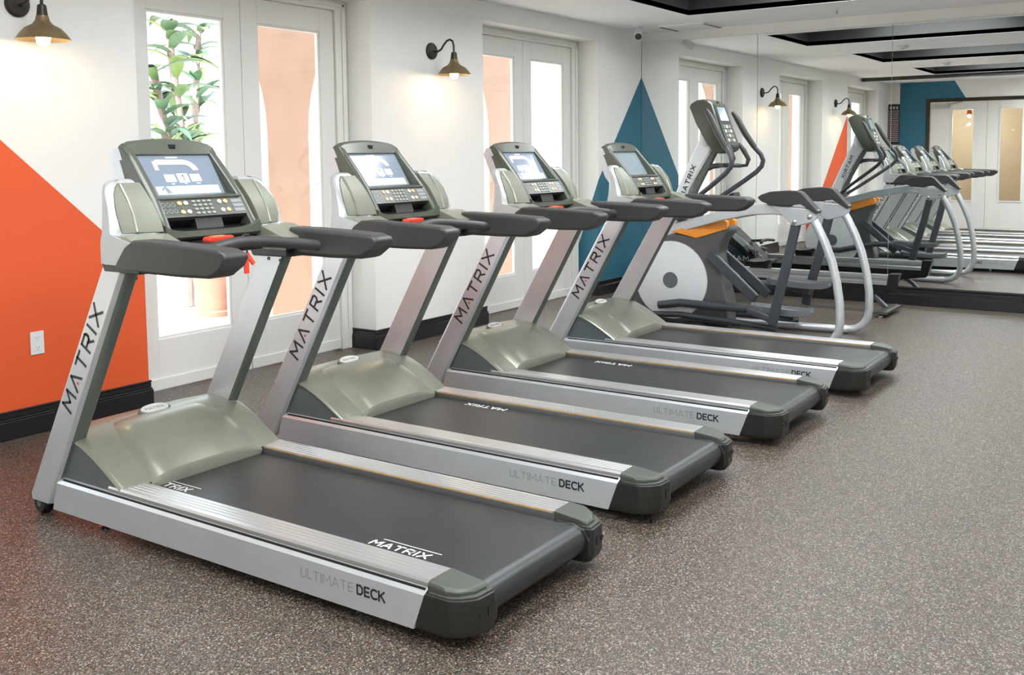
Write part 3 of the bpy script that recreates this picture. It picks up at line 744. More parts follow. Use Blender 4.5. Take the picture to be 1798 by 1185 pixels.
    hd.ring_loft(rings)
    # lip around the tray
    rings = []
    for i in range(15):
        u = -1+2*i/14; x = 0.238*u; zz = 1.205 + 0.030*abs(u)**6
        rings.append([(x,-1.868,zz),(x,-1.890,zz-0.006),(x,-1.893,1.182),(x,-1.878,1.172),(x,-1.80,1.172),(x,-1.80,1.190)])
    hd.ring_loft(rings)
    B(MB().prism_x([(-1.79,1.176),(-1.872,1.176),(-1.866,1.152),(-1.80,1.140),(-1.76,1.150)], -0.236, 0.236), 'console_chin', M_black, bevel=0.006)
    # bar below the screen
    hd.ring_loft([[(x,-1.735,1.345),(x,-1.790,1.342),(x,-1.806,1.334),(x,-1.800,1.325),(x,-1.735,1.325)] for x in (-0.21, 0.21)])
    head = B(hd, 'console_head', M_olivd, angle=40)
    bk = MB(); bk.ring_loft([[(s_*0.225*k, y, z) for s_, y, z in ((-1,-1.575,1.54),(-1,-1.785,1.16),(-1,-1.74,1.155),(-1,-1.60,1.33),(-1,-1.525,1.50),(-1,-1.545,1.54))] for k in (1.0, 0.98, -0.98, -1.0)])
    B(bk, 'back_shell', M_silver, head, angle=40)
    # logo plate on the arch
    B(MB().box(-0.016, 0.016, -1.628, -1.60, 1.535, 1.556), 'logo_plate', M_black, head, bevel=0.003)
    # screen plane
    sdir = Vector((0, -0.111, -0.166)).normalized(); snr = Vector((0, -0.166, 0.111)).normalized()
    def sp(x, t, lift=0.0):   # t in metres down the screen from its top edge
        return Vector((x, -1.622, 1.510)) + sdir*t + snr*lift
    SL = 0.200
    sc_ = MB(); sc_.add([sp(-0.192,0,0), sp(0.192,0,0), sp(0.185,SL,0), sp(-0.185,SL,0), sp(-0.192,0,-0.012), sp(0.192,0,-0.012), sp(0.185,SL,-0.012), sp(-0.185,SL,-0.012)],
            [(0,1,2,3),(4,7,6,5),(0,4,5,1),(1,5,6,2),(2,6,7,3),(3,7,4,0)])
    scr = B(sc_, 'screen', M_screen, smooth=False)
    bz = MB()
    for s in (-1, 1): bz.add([sp(s*0.188,-0.01,0.001), sp(s*0.205,-0.01,0.001), sp(s*0.205,SL+0.01,0.001), sp(s*0.183,SL+0.01,0.001), sp(s*0.188,-0.01,-0.01), sp(s*0.205,-0.01,-0.01), sp(s*0.205,SL+0.01,-0.01), sp(s*0.183,SL+0.01,-0.01)], [(0,1,2,3),(4,7,6,5),(0,4,5,1),(1,5,6,2),(2,6,7,3),(3,7,4,0)])
    B(bz, 'screen_bezel', M_capl, head, smooth=False)
    def quad(mb, x0, x1, t0, t1, lift=0.0008, mi=0):
        mb.add([sp(x0,t0,lift), sp(x1,t0,lift), sp(x1,t1,lift), sp(x0,t1,lift), sp(x0,t0,-0.001), sp(x1,t0,-0.001), sp(x1,t1,-0.001), sp(x0,t1,-0.001)], [(0,1,2,3),(4,7,6,5),(0,4,5,1),(1,5,6,2),(2,6,7,3),(3,7,4,0)], mi)
    for i, (x0, x1, e) in enumerate(((-0.085,-0.035,0), (-0.022,0.030,0.004), (0.042,0.092,0))):
        q = MB(); quad(q, x0, x1, 0.098-e, 0.134+e); tl = B(q, 'display_tile', M_tile, scr, smooth=False)
    q = MB(); letters(q, '1', sp(0.0, 0.128, 0.001), (1,0,0), -sdir, 0.026, 0.004, nd=snr); 
    for x0, x1 in ((-0.065,-0.05),(0.0,0.012),(0.06,0.08)): quad(q, x0, x1, 0.142, 0.145, mi=1)
    quad(q, -0.04, 0.02, 0.010, 0.015, mi=1)
    B(q, 'display_text', [M_ink, M_tile], scr, smooth=False)
    q = MB(); 
    for i in range(10):
        a0, a1 = math.pi*0.5*i/10, math.pi*0.5*(i+1)/10
        P = [sp(0.03+0.07*math.sin(a), 0.078-0.055*math.cos(a), 0.0007) for a in (a0, a1)] + [sp(0.03+0.04*math.sin(a), 0.078-0.03*math.cos(a), 0.0007) for a in (a1, a0)]
        q.add(P, [(0,1,2,3)])
    quad(q, -0.10, 0.03, 0.023, 0.048, 0.0007); quad(q, -0.115, -0.095, 0.030, 0.075, 0.0007)
    B(q, 'display_track', M_arc, scr, smooth=False)
    q = MB(); quad(q, -0.15, 0.165, 0.155, 0.195, 0.0006); B(q, 'display_landscape', M_land, scr, smooth=False)
    q = MB()
    for a, b in (((-0.105,0.15),(-0.10,0.192)), ((-0.10,0.165),(-0.085,0.19)), ((-0.112,0.16),(-0.122,0.175))):
        P0, P1 = sp(*a, 0.001), sp(*b, 0.001); w = Vector((0.006,0,0)); q.add([P0-w,P0+w,P1+w,P1-w], [(0,1,2,3)])
    B(q, 'display_figure', M_screen_off, scr, smooth=False)
    # keypad
    kd = Vector((0, -0.050, -0.072)).normalized(); kn = Vector((0, -0.072, 0.050)).normalized()
    def kp(x, t, l=0.0): return Vector((x, -1.800, 1.330)) + kd*t + kn*l
    KL = 0.085
    q = MB(); q.add([kp(-0.212,0), kp(0.212,0), kp(0.218,KL), kp(-0.218,KL), kp(-0.212,0,-0.03), kp(0.212,0,-0.03), kp(0.218,KL,-0.03), kp(-0.218,KL,-0.03)], [(0,1,2,3),(4,7,6,5),(0,4,5,1),(1,5,6,2),(2,6,7,3),(3,7,4,0)])
    key = B(q, 'keypad', M_key, smooth=False)
    def kbtn(x, t, r, mt, ry=None):
        ry = ry or r; q = MB(); el = [(r*math.cos(2*math.pi*i/10), ry*math.sin(2*math.pi*i/10)) for i in range(10)]
        q.ring_loft([[kp(x+a, t+b, -0.002) for a, b in el], [kp(x+a, t+b, 0.003) for a, b in el], [kp(x+a*0.8, t+b*0.8, 0.004) for a, b in el]])
        B(q, 'button', mt, key)
    for x, mt in ((-0.115, M_btno), (-0.085, M_btn), (0.085, M_btn), (0.115, M_btno)):
        for t_ in (0.02, 0.062): kbtn(x, t_, 0.011, mt, 0.010)
    for i in range(4):
        for j in range(4): kbtn(-0.045+0.026*i, 0.014+0.019*j, 0.0095, M_keyn if (i+j) % 3 else M_olive, 0.006)
    q = MB()
    for r in range(3): q.add([kp(0.145,0.012+0.022*r,0.001), kp(0.200,0.012+0.022*r,0.001), kp(0.202,0.028+0.022*r,0.001), kp(0.147,0.028+0.022*r,0.001)], [(0,1,2,3)])
    for r in range(2):
        for k_ in range(3):
            c_ = kp(-0.195+0.024*k_, 0.025+0.03*r, 0.001); n_ = 8
            ring = [c_ + Vector((1,0,0))*0.010*math.cos(2*math.pi*i/n_) + kd*0.011*math.sin(2*math.pi*i/n_) for i in range(n_)]
            ri = [c_ + Vector((1,0,0))*0.007*math.cos(2*math.pi*i/n_) + kd*0.008*math.sin(2*math.pi*i/n_) for i in range(n_)]
            q.add(ring+ri, [(i, (i+1) % n_, n_+(i+1) % n_, n_+i) for i in range(n_)])
    q.add([kp(-0.205,0.080,0.001), kp(-0.11,0.080,0.001), kp(-0.11,0.082,0.001), kp(-0.205,0.082,0.001)], [(0,1,2,3)])
    B(q, 'keypad_print', M_inkl, key, smooth=False)
    # tray
    B(MB().prism_x([(-1.800,1.262),(-1.842,1.262),(-1.80,1.215),(-1.872,1.207),(-1.872,1.195),(-1.775,1.200),(-1.755,1.262)], -0.213, 0.213), 'accessory_tray', M_black, smooth=False)
    B(MB().prism_x([(-1.835,1.250),(-1.805,1.250),(-1.80,1.215),(-1.85,1.208)], -0.06, 0.075), 'tray_label', M_cap, smooth=False)
    # emergency stop
    st = MB().ring_loft([[(x_*k, y_, z_) for x_, y_ in ((-0.075,-1.895),(-0.06,-1.93),(0.06,-1.93),(0.075,-1.895))] for k, z_ in ((1.0,1.150),(1.0,1.172),(0.88,1.178))])
    so = B(st, 'stop_switch', M_red, bevel=0.006)
    B(MB().box(-0.045, 0.02, -1.925, -1.900, 1.176, 1.180), 'stop_label', M_redl, so, bevel=0.001)
    # red clip and cord hanging from the crossbar (only the first machine)
    q = MB().tube([(0.02+0.028*math.cos(a*math.pi/6), -2.047, 1.158+0.028*math.sin(a*math.pi/6)) for a in range(13)], 0.0045, 8)
    q.tube([(0.02, -2.05, 1.13), (0.022, -2.052, 1.105)], 0.004, 8)
    cl = B(q, 'safety_cord', M_cap); cl['only_first'] = 1; cl['label'] = 'dark cord loop around the crossbar'
    q = MB().bar([(0.012,-2.055,1.112),(0.008,-2.06,1.03)], 0.022, 0.010).bar([(0.020,-2.05,1.11),(0.045,-2.062,1.065)], 0.018, 0.009)
    cl = B(q, 'safety_clip', M_red, bevel=0.002); cl['only_first'] = 1; cl['label'] = 'red plastic safety clip hanging from the crossbar'
    return R

TX = [1.107+0.435, 2.3445+0.435, 3.6552+0.435, 4.9251+0.435]
TY = [0.0, 0.0063, -0.0335, -0.1062]
TL = ['grey and silver treadmill nearest the camera, red clip on its crossbar, beside the orange wall',
      'grey and silver treadmill second from the camera, in front of the pier between french doors',
      'grey and silver treadmill third from the camera, in front of the far french doors',
      'grey and silver treadmill with blank pale screen beside the elliptical trainer']
t1 = make_treadmill()
mills = [t1]
for i in range(1, 4):
    c = copy_tree(t1, None, skip=('display_tile', 'display_text', 'display_track', 'display_landscape', 'display_figure', 'belt_lettering') if i == 3 else ())
    mills.append(c)
for o in [c for c in t1.children_recursive if c.get('not_first')]: bpy.data.objects.remove(o)
for i, t in enumerate(mills):
    t.location = (TX[i], OY+TY[i], 0); t['label'] = TL[i]
for ch in mills[3].children:
    if ch.name.startswith('screen'):
        ch.data = ch.data.copy(); ch.data.materials[0] = M_screen_off

# ------------------------------------------------------------------ elliptical trainer
def make_elliptical():
    X0, Y0 = 6.74, -2.1
    R = thing('elliptical_trainer', 'white and grey elliptical trainer with orange accent beside the mirror', 'elliptical', (X0, Y0, 0))
    O = (0, Y0, 0)
    def B(mb, name, mt, parent=R, **k): return mb.build(name, mt, parent, O, **k)
    # main housing (shroud) and discs
    pf = [(-1.14,0.06),(-1.16,0.30),(-1.20,0.52),(-1.29,0.70),(-1.40,0.78),(-1.52,0.815),(-1.75,0.80),(-2.02,0.90),(-2.03,0.85),(-1.96,0.76),(-1.93,0.66),(-1.97,0.45),(-2.02,0.25),(-2.02,0.06)]
    sh = B(MB().prism_x(pf, -0.10, 0.10), 'shroud', M_eshroud, bevel=0.02, seg=3)
    for s in (-1, 1):
        dk = B(MB().lathe([(0.001,s*0.118),(0.31,s*0.118),(0.333,s*0.112),(0.338,s*0.09),(0.338,s*0.05),(0.001,s*0.05)], (0,-1.505,0.415), 48, 'x'), 'flywheel_disc', M_ewhite, angle=50)
        B(MB().lathe([(0.001,s*0.122),(0.068,s*0.122),(0.070,s*0.117),(0.001,s*0.117)], (0,-1.505,0.415), 28, 'x'), 'disc_hub', M_slate, dk)
        B(MB().prism_x([(-1.50,0.830),(-1.60,0.812),(-1.74,0.782),(-2.015,0.868),(-2.015,0.93),(-1.93,0.975),(-1.74,0.91)], s*0.06, s*0.112), 'orange_accent', M_eorange, bevel=0.008)
        # upper beam
        B(MB().bar([(s*0.055,-1.44,0.825),(s*0.10,-1.70,0.905),(s*0.17,-2.0,0.985),(s*0.29,-2.30,1.045),(s*0.365,-2.50,1.06),(s*0.385,-2.66,1.05)], 0.05, 0.085), 'upper_beam', M_silver, bevel=0.012)
        # rear leg tube running down and forward along the floor
        P = [(-2.80,1.03),(-2.85,0.95),(-2.915,0.82),(-2.97,0.68),(-3.01,0.52),(-3.035,0.36),(-3.04,0.22),(-3.03,0.15),(-2.995,0.085),(-2.94,0.048),(-2.86,0.036),(-2.6,0.034),(-2.2,0.034),(-1.75,0.034)]
        xx = [0.40,0.40,0.40,0.40,0.40,0.40,0.40,0.40,0.395,0.39,0.38,0.36,0.31,0.24]
        lg = B(MB().tube([(s*x, y, z) for x, (y, z) in zip(xx, P)], 0.032, 14), 'leg_tube', M_silver, angle=60)
        B(MB().tube([(s*0.385,-2.87,0.036),(s*0.378,-2.82,0.0358)], 0.0355, 14), 'tube_collar', M_silver, lg)
        # plate with bolts
        pp = [(-2.46,1.095),(-2.87,1.065),(-2.865,1.01),(-2.845,0.975),(-2.80,0.96),(-2.70,0.935),(-2.665,0.945),(-2.645,0.965),(-2.56,1.045)]
        pt = B(MB().prism_x(pp, s*0.365, s*0.435), 'hinge_plate', M_silver, bevel=0.010)
        for y, z in ((-2.69,0.968), (-2.807,1.010)):
            B(MB().lathe([(0.001,s*0.012),(0.012,s*0.010),(0.020,s*0.003),(0.021,s*-0.004),(0.001,s*-0.004)], (s*0.436,y,z), 16, 'x'), 'bolt', M_steel, pt)
        # rubber pad cap
        q = [(-2.40,1.150),(-2.43,1.172),(-2.50,1.196),(-2.62,1.206),(-2.715,1.204),(-2.745,1.19),(-2.872,1.055),(-2.868,1.030),(-2.85,1.035),(-2.74,1.105),(-2.62,1.088),(-2.50,1.095),(-2.43,1.12)]
        B(MB().prism_x(q, s*0.345, s*0.452), 'pad_cap', M_rub, bevel=0.008, seg=2)
        # hanging swing arm
        dz = 0.0 if s < 0 else 0.06
        B(MB().bar([(s*0.40,-2.705,1.00),(s*0.40,-2.64,0.70),(s*0.40,-2.53,0.24+dz),(s*0.40,-2.515,0.15+dz)], 0.05, 0.075), 'swing_arm', M_edark, bevel=0.016)
        # pedal and foot bar
        px = s*0.17
        z0 = 0.205 if s < 0 else 0.37
        B(MB().tube([(s*0.16,-1.42,0.20 if s < 0 else 0.30),(s*0.17,-1.62,0.235 if s < 0 else 0.30),(s*0.18,-2.05,z0+0.025),(s*0.19,-2.45,z0+0.02),(s*0.19,-2.62,z0-0.01)], 0.034, 10), 'pedal_arm', M_edark, angle=60)
        rings = []
        for y, hw_, dzz in ((-2.25,0.05,0.035),(-2.30,0.085,0.03),(-2.45,0.095,0.022),(-2.62,0.095,0.015),(-2.72,0.080,0.018),(-2.77,0.05,0.03)):
            rings.append([(s*0.22-hw_,y,z0+dzz+0.05),(s*0.22-hw_+0.012,y,z0+dzz+0.022),(s*0.22+hw_-0.012,y,z0+dzz+0.022),(s*0.22+hw_,y,z0+dzz+0.05),(s*0.22+hw_,y,z0+dzz),(s*0.22-hw_,y,z0+dzz-0.005)])
        B(MB().ring_loft(rings), 'footplate', M_foot, bevel=0.006)
        B(MB().bar([(s*0.30,-2.28,z0+0.03),(s*0.34,-2.40,z0+0.01),(s*0.385,-2.52,z0-0.02)], 0.05, 0.05), 'pedal_bracket', M_edark, bevel=0.01)
        B(MB().bar([(s*0.12,-1.86,0.66),(s*0.13,-2.02,0.53),(s*0.15,-2.28,0.31)], 0.045, 0.085), 'link_bar', M_edark, bevel=0.012)
        B(MB().tube([(s*0.13,-1.15,0.10),(s*0.14,-1.6,0.13),(s*0.2,-2.15,0.115),(s*0.26,-2.5,0.10)], 0.024, 10), 'lower_link', M_edark, angle=60)
        # moving handlebar
        H = [(s*0.275,-1.895,1.845),(s*0.282,-1.93,1.79),(s*0.295,-2.00,1.66),(s*0.315,-2.09,1.53),(s*0.335,-2.13,1.48),(s*0.343,-2.148,1.43),(s*0.342,-2.135,1.38),(s*0.335,-2.09,1.33),(s*0.315,-1.99,1.255),(s*0.29,-1.87,1.17),(s*0.24,-1.70,1.05),(s*0.15,-1.58,0.96)]
        hb = B(MB().tube(H, [0.013]+[0.020]*11, 12), 'handlebar', M_edark, angle=60)
        B(MB().tube([(s*0.276,-1.90,1.838),(s*0.283,-1.935,1.785),(s*0.296,-2.003,1.66),(s*0.313,-2.083,1.54)], [0.018,0.026,0.027,0.023], 12), 'grip', M_rub, hb, angle=60)
        # pulse grips on the fixed bar
        g = [(s*0.10,-1.99,1.395),(s*0.105,-2.05,1.40),(s*0.11,-2.065,1.45),(s*0.10,-2.03,1.52),(s*0.085,-1.985,1.585)]
        if s > 0: g = [(x+0.06, y-0.02, z-0.01) for x, y, z in g]
        B(MB().tube(g, [0.014,0.015,0.019,0.022,0.014], 10), 'pulse_grip', M_rub, angle=60)
    # white mast
    rings = []
    for y0, y1, z0, z1, w in ((-1.34,-1.46,0.74,0.70,0.062),(-1.44,-1.56,0.99,0.95,0.055),(-1.543,-1.638,1.229,1.195,0.048),(-1.66,-1.76,1.48,1.39,0.048),(-1.75,-1.85,1.66,1.53,0.05)):
        rings.append([(-w,y0-0.02,z0-0.005),(-w,y1+0.015,z1+0.003),(-w+0.015,y1,z1),(w-0.015,y1,z1),(w,y1+0.015,z1+0.003),(w,y0-0.02,z0-0.005),(w-0.02,y0,z0),(-w+0.02,y0,z0)])
    ms = B(MB().ring_loft(rings), 'mast', M_ewhite, angle=30)
    for s in (-1, 1):
        tx = MB(); dv = Vector((0,-0.42,1)).normalized(); vd = Vector((0,1,0.42)).normalized()
        if s < 0: letters(tx, 'MATRIX', (-0.0525,-1.595,1.12), dv, vd, 0.037, 0.007, 0.45, 1.05, nd=(-1,0,0), lift=0.002)
        else: letters(tx, 'MATRIX', (0.0525,-1.735,1.435), -dv, vd*1, 0.037, 0.007, 0.45, 1.05, nd=(1,0,0), lift=0.002)
        B(tx, 'lettering', M_ink, ms, smooth=False)
    B(MB().bar([(0,-1.60,0.98),(0,-1.69,1.20),(0,-1.86,1.52)], 0.05, 0.05), 'mast_trim', M_trim, bevel=0.01)
    B(MB().tube([(0,-1.78,1.36),(0,-1.84,1.385),(0,-1.90,1.392)], 0.022, 12).tube([(-0.10,-1.985,1.395),(-0.05,-1.91,1.392),(0,-1.89,1.392),(0.08,-1.93,1.392),(0.16,-2.02,1.388)], 0.018, 12), 'fixed_bar', M_edark, angle=60)
    # console
    pf = [(-1.685,1.880),(-1.70,1.908),(-1.75,1.935),(-1.80,1.942),(-1.85,1.930),(-1.885,1.905),(-1.95,1.72),(-2.02,1.545),(-2.01,1.515),(-1.96,1.490),(-1.91,1.492),(-1.84,1.575),(-1.745,1.74)]
    rings = []
    cyc, czc = -1.85, 1.72
    for x, k in ((-0.150,0.93),(-0.140,0.985),(-0.12,1.0),(0.12,1.0),(0.140,0.985),(0.150,0.93)):
        rings.append([(x, cyc+(y-cyc)*k, czc+(z-czc)*k) for y, z in pf])
    cs = B(MB().ring_loft(rings), 'console', M_olivd, angle=40)
    fd = Vector((0,-0.135,-0.355)).normalized(); fn = Vector((0,-0.355,0.135)).normalized()
    def cp(x, t, l): return Vector((x,-1.885,1.90)) + fd*t + fn*l
    def slab(mb, x0, x1, t0_, t1_, l): mb.add([cp(x0,t0_,l),cp(x1,t0_,l),cp(x1,t1_,l),cp(x0,t1_,l),cp(x0,t0_,-0.02),cp(x1,t0_,-0.02),cp(x1,t1_,-0.02),cp(x0,t1_,-0.02)], [(0,1,2,3),(4,7,6,5),(0,4,5,1),(1,5,6,2),(2,6,7,3),(3,7,4,0)]); return mb
    B(slab(MB(), -0.122, 0.122, 0.005, 0.37, 0.006), 'console_face', M_capl, cs, smooth=False)
    B(slab(MB(), -0.10, 0.10, 0.02, 0.175, 0.0075), 'screen_surround', M_black, cs, smooth=False)
    B(slab(MB(), -0.09, 0.075, 0.03, 0.15, 0.009), 'screen', M_screen_off, cs, smooth=False)
    for i in range(3):
        for j in range(4): B(slab(MB(), -0.08+0.055*i, -0.045+0.055*i, 0.19+0.04*j, 0.215+0.04*j, 0.009), 'button', M_btn if (i+j) % 2 else M_olive, cs, smooth=False)
    B(slab(MB(), -0.018, 0.018, -0.022, -0.004, 0.004), 'logo_plate', M_black, cs, smooth=False)
    B(MB().lathe([(0.045,-0.06),(0.066,-0.03),(0.072,0.03),(0.06,0.09),(0.03,0.10)], (0,-1.79,1.60), 24), 'neck_collar', M_ewhite, angle=60)
    B(MB().tube([(-0.19,-1.575,0.965),(0.19,-1.575,0.965)], 0.034, 16), 'pivot_axle', M_edark, angle=60)
    B(MB().bar([(0,-1.50,0.94),(0,-1.585,0.965)], 0.10, 0.08), 'pivot_bracket', M_edark, bevel=0.01)
    # front base and rear cross tube
    B(MB().box(-0.30, 0.30, -1.18, -1.10, 0.02, 0.075), 'front_foot', M_edark, bevel=0.012)
    B(MB().box(-0.05, 0.05, -2.0, -1.12, 0.03, 0.09), 'base_beam', M_edark, bevel=0.01)
    B(MB().box(-0.27, 0.27, -1.82, -1.72, 0.0, 0.07), 'rear_foot', M_edark, bevel=0.012)
    for s in (-1, 1): B(MB().lathe([(0.001,0),(0.025,0),(0.025,0.02),(0.001,0.022)], (s*0.26,-1.14,0), 12), 'levelling_foot', M_black)
    # holder clipped on the far side
    return R
make_elliptical()

# ------------------------------------------------------------------ rowing machine
def make_rower():
    X0, Y0 = 8.33, -1.8
    R = thing('rowing_machine', 'black rowing machine with silver rail standing along the mirror', 'rowing machine', (X0, Y0, 0))
    O = (0, Y0, 0)
    def B(mb, name, mt, parent=R, **k): return mb.build(name, mt, parent, O, **k)
    rp = [(-0.045,0.270),(-0.045,0.300),(-0.032,0.306),(-0.032,0.326),(-0.045,0.332),(-0.045,0.362),(0.045,0.362),(0.045,0.332),(0.032,0.326),(0.032,0.306),(0.045,0.300),(0.045,0.270)]
    B(MB().prism_y(rp, -2.93, -1.25), 'rail', M_alu, angle=25)
    B(MB().prism_x([(-1.2,0.27),(-2.95,0.27),(-2.94,0.20),(-2.30,0.12),(-1.6,0.10),(-1.2,0.12)], -0.038, 0.038), 'rail_beam', M_black, bevel=0.008)
    B(MB().prism_x([(-2.90,0.375),(-3.00,0.380),(-2.975,0.30),(-2.955,0.215),(-2.88,0.215)], -0.052, 0.052), 'rail_end_cap', M_black, bevel=0.006)
    B(MB().bar([(0,-2.70,0.20),(0,-2.80,0.13),(0,-2.88,0.055)], 0.06, 0.035), 'rear_strut', M_edark, bevel=0.006)
    B(MB().prism_x([(-2.82,0.03),(-2.95,0.03),(-2.945,0.052),(-2.90,0.062),(-2.83,0.050)], -0.27, 0.27), 'rear_foot', M_capl, bevel=0.005)
    for s in (-1, 1): B(MB().lathe([(0.001,0),(0.022,0),(0.022,0.018),(0.010,0.03),(0.001,0.03)], (s*0.24,-2.885,0), 12), 'levelling_foot', M_steel)
    # flywheel housing
    pf = [(-0.42,0.08),(-0.38,0.30),(-0.44,0.52),(-0.58,0.66),(-0.76,0.70),(-0.88,0.63),(-1.22,0.33),(-1.30,0.20),(-1.25,0.09),(-0.80,0.06)]
    hs = B(MB().prism_x(pf, -0.11, 0.11), 'flywheel_housing', M_black, bevel=0.02, seg=3)
    for s in (-1, 1):
        B(MB().prism_x([(-0.52,0.30),(-0.60,0.50),(-0.72,0.545),(-1.10,0.27),(-1.02,0.20),(-0.60,0.20)], s*0.105, s*0.117), 'side_panel', M_housing, hs, bevel=0.004)
        B(MB().bar([(s*0.113,-0.74,0.68),(s*0.113,-0.95,0.515),(s*0.113,-1.20,0.315)], 0.016, 0.06), 'silver_band', M_silver, hs)
        tx = MB()
        if s > 0: letters(tx, 'MATRIX', (0.1175,-1.06,0.285), (0,1,0), (0,0,1), 0.05, 0.009, 0.4, 1.1, nd=(1,0,0), lift=0.0015)
        else: letters(tx, 'MATRIX', (-0.1175,-0.62,0.285), (0,-1,0), (0,0,1), 0.05, 0.009, 0.4, 1.1, nd=(-1,0,0), lift=0.0015)
        B(tx, 'lettering', M_white, hs, smooth=False)
        # footrests
        B(MB().ring_loft([[(s*0.16+dx, y+dy, z+dz) for dx, dy, dz in ((-0.05,0,0),(0.05,0,0),(0.05,0.02,-0.03),(-0.05,0.02,-0.03))] for y, z in ((-1.03,0.46),(-1.12,0.36),(-1.20,0.26),(-1.30,0.20))]), 'footrest', M_cap, bevel=0.006)
        B(MB().bar([(s*0.16,-1.10,0.42),(s*0.16,-1.16,0.40),(s*0.16,-1.17,0.34)], 0.11, 0.012), 'foot_strap', M_rub)
    B(MB().box(-0.25, 0.25, -0.66, -0.56, 0.0, 0.06), 'front_foot', M_edark, bevel=0.012)
    B(MB().tube([(-0.20,-1.235,0.50),(-0.06,-1.21,0.515),(0.06,-1.21,0.515),(0.20,-1.235,0.50)], 0.016, 10), 'pull_handle', M_rub, angle=60)
    B(MB().bar([(0,-1.05,0.50),(0,-1.215,0.512)], 0.03, 0.03), 'handle_cradle', M_edark)
    B(MB().bar([(0,-0.66,0.66),(0,-0.70,0.80),(0,-0.82,0.90)], 0.05, 0.03), 'monitor_arm', M_edark, bevel=0.006)
    mo = B(MB().prism_x([(-0.78,0.93),(-0.80,1.02),(-0.86,1.05),(-0.90,0.87),(-0.85,0.85)], -0.10, 0.10), 'monitor', M_black, bevel=0.008)
    # seat on its carriage
    rings = []
    for y, hw_, z in ((-1.52,0.10,0.435),(-1.56,0.145,0.442),(-1.66,0.16,0.436),(-1.75,0.15,0.445),(-1.80,0.11,0.462)):
        rings.append([(-hw_,y,z),(-hw_*0.5,y,z-0.012),(0,y,z-0.018),(hw_*0.5,y,z-0.012),(hw_,y,z),(hw_*0.9,y,z-0.045),(-hw_*0.9,y,z-0.045)])
    B(MB().ring_loft(rings), 'seat', M_black, bevel=0.01)
    B(MB().box(-0.055, 0.055, -1.76, -1.57, 0.362, 0.40), 'seat_carriage', M_cap, bevel=0.006)
make_rower()

# ------------------------------------------------------------------ outdoors
M_pave = mat('pale_paving', (214, 208, 200), 0.8, var=0.05, vscale=2)
M_peach = mat('peach_stucco', (172, 140, 122), 0.85, var=0.05, vscale=3, bump=0.2, bscale=60)
M_cream = mat('cream_stucco', (232, 220, 208), 0.85, var=0.04, vscale=3)
struct(MB().box(-6, 20, DEP, 30, -0.14, -0.02).build('ground', M_pave, smooth=False), 'pale sunlit courtyard paving')
AY0, AY1, SPR, ARR, TOP = 1.95, 2.08, 1.72, 1.475, 3.9
colsx = [(-1.65, -1.15), (1.82, 2.32), (5.27, 5.79), (8.77, 9.27)]
arc = thing('arcade_wall', 'peach stucco arcade with round arches outside the french doors', 'arcade', (4, AY0, 0))
for a, b in colsx: MB().box(a, b, AY0, AY1, -0.02, SPR).build('column', M_peach, arc, (4, AY0, 0), smooth=False)
for (a0, a1), (b0, b1) in zip(colsx[:-1], colsx[1:]):
    x0, x1 = a1, b0; c = (x0+x1)/2; r = (x1-x0)/2; N = 24
    m = MB()
    for i in range(N):
        p0 = math.pi*i/N; p1 = math.pi*(i+1)/N
        xa, za = c-r*math.cos(p0), SPR+r*math.sin(p0); xb_, zb = c-r*math.cos(p1), SPR+r*math.sin(p1)
        m.add([(xa,AY0,za),(xb_,AY0,zb),(xb_,AY0,TOP),(xa,AY0,TOP),(xa,AY1,za),(xb_,AY1,zb),(xb_,AY1,TOP),(xa,AY1,TOP)], [(0,1,2,3),(4,7,6,5),(0,4,5,1)])
    m.build('arch', M_peach, arc, (4, AY0, 0), smooth=False)
for a, b in colsx: MB().box(a, b, AY0, AY1, SPR, TOP).build('spandrel', M_peach, arc, (4, AY0, 0), smooth=False)
tag(MB().box(9.27, 14.0, AY0+0.05, AY1, -0.02, TOP).build('courtyard_wall', M_cream, smooth=False), 'cream stucco wall outside the far french doors', 'wall')
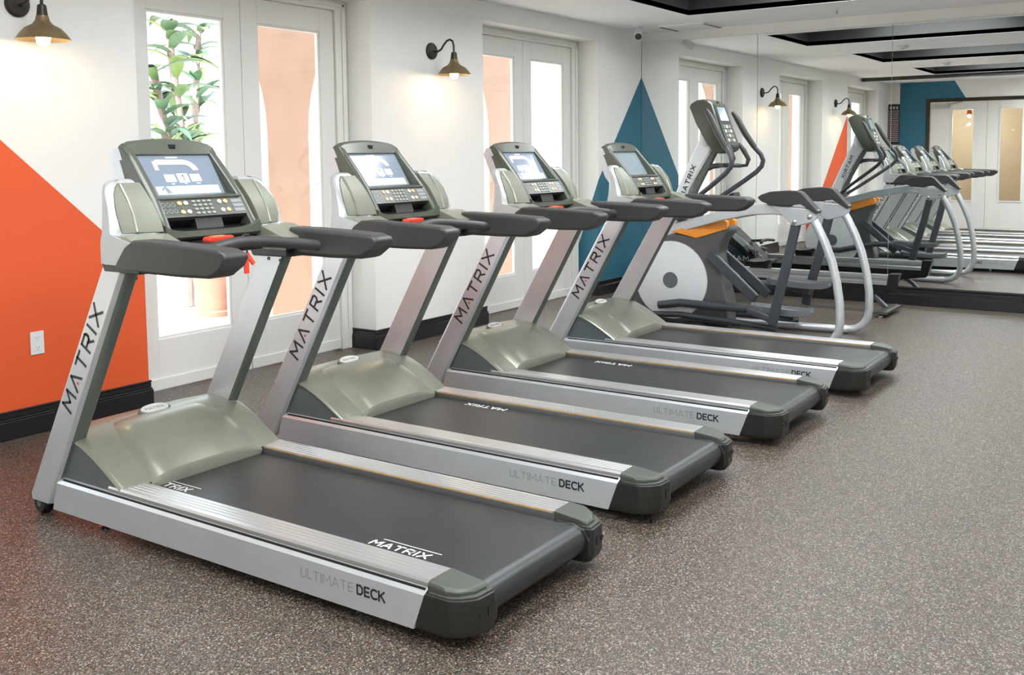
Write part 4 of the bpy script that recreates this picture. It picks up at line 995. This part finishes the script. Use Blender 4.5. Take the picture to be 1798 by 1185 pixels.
# terracotta pot
M_terra = mat('terracotta', (160, 118, 102), 0.8, var=0.06)
pt = thing('terracotta_pot', 'terracotta plant pot standing on the paving outside', 'pot', (5.16, 2.62, -0.02))
MB().lathe([(0.001,0),(0.19,0),(0.20,0.03),(0.20,0.05),(0.17,0.06),(0.19,0.25),(0.235,0.50),(0.245,0.50),(0.25,0.56),(0.22,0.56),(0.21,0.50),(0.001,0.48)], (0,0,0), 32).build('pot', M_terra, pt)
M_leaf = [mat('leaf_green_%d' % i, c, 0.45, var=0.15, vscale=8) for i, c in enumerate([(112,142,92), (140,165,98), (92,130,100), (120,145,125)])]
M_trunk = mat('pale_trunk', (160, 142, 138), 0.8, var=0.15, vscale=10)
def leaf(mb, base, d, L, w, droop):
    base = Vector(base); d = Vector(d).normalized(); side = d.cross(Vector((0,0,1))).normalized()
    a, b = [], []
    n = 7
    for i in range(n+1):
        t = i/n; c = base + d*L*t + Vector((0,0,-droop*L*t*t)); ww = w*math.sin(math.pi*(0.06+0.94*t)**0.8)*0.5
        a.append(c + side*ww + Vector((0,0,0.25*ww))); b.append(c); 
    cc = []
    for i in range(n+1):
        t = i/n; c = base + d*L*t + Vector((0,0,-droop*L*t*t)); ww = w*math.sin(math.pi*(0.06+0.94*t)**0.8)*0.5
        cc.append(c - side*ww + Vector((0,0,0.25*ww)))
    vs = a+b+cc; N = n+1; fs = []
    for i in range(n): fs += [(i,i+1,N+i+1,N+i), (N+i,N+i+1,2*N+i+1,2*N+i)]
    lo = [(p[0],p[1],p[2]-0.004) for p in vs]; M = len(vs)
    mb.add(list(vs)+lo, fs + [tuple(M+q for q in reversed(f)) for f in fs])
def plant(x, y, h, nl, L, w, label, seed, lean=0.0, trunk=True):
    random.seed(seed)
    t = thing('broadleaf_plant', label, 'plant', (x, y, -0.02), 'broad leaved plants in the courtyard')
    if trunk: MB().tube([(0,0,0),(lean*0.4,0.03,h*0.4),(lean,0,h)], [0.07,0.06,0.045], 10).build('trunk', M_trunk, t)
    for i in range(nl):
        f = random.uniform(0.45, 1.0); a = random.uniform(0, 2*math.pi)
        d = (math.cos(a), math.sin(a), random.uniform(0.3, 1.1)); mb = MB()
        leaf(mb, (lean*f, 0, h*f), d, L*random.uniform(0.6, 1.1), w*random.uniform(0.7, 1.2), random.uniform(0.25, 0.8))
        mb.build('leaf', random.choice(M_leaf), t, angle=60)
plant(5.35, 3.3, 1.3, 30, 0.55, 0.15, 'low broad leaved plant outside the near french door', 3, 0.1)
plant(6.2, 4.2, 2.5, 40, 0.60, 0.16, 'leaning broad leaved plant behind the near french door glass', 1, -0.5)
plant(7.2, 5.4, 3.2, 44, 0.70, 0.18, 'tall broad leaved plant seen through the near door pane', 2, -0.4)
plant(9.0, 5.9, 3.2, 34, 0.8, 0.2, 'broad leaved plant far back in the courtyard', 4, -0.2)
plant(8.1, 3.8, 1.5, 34, 0.55, 0.14, 'low broad leaved plant right of the peach column', 5, 0.1)
plant(9.2, 8.2, 3.6, 34, 0.9, 0.2, 'tallest broad leaved plant at the back of the courtyard', 6, 0.3)
ub = thing('patio_umbrella', 'red patio umbrella out in the courtyard', 'umbrella', (6.3, 7.6, -0.02))
MB().tube([(0,0,0),(0,0,2.95)], 0.025, 10).build('pole', M_ewhite, ub)
MB().lathe([(0.03,2.95),(1.45,2.52),(1.45,2.49),(0.03,2.92)], (0,0,0), 8).build('canopy', mat('red_canvas', (205, 70, 70), 0.8), ub, smooth=False)
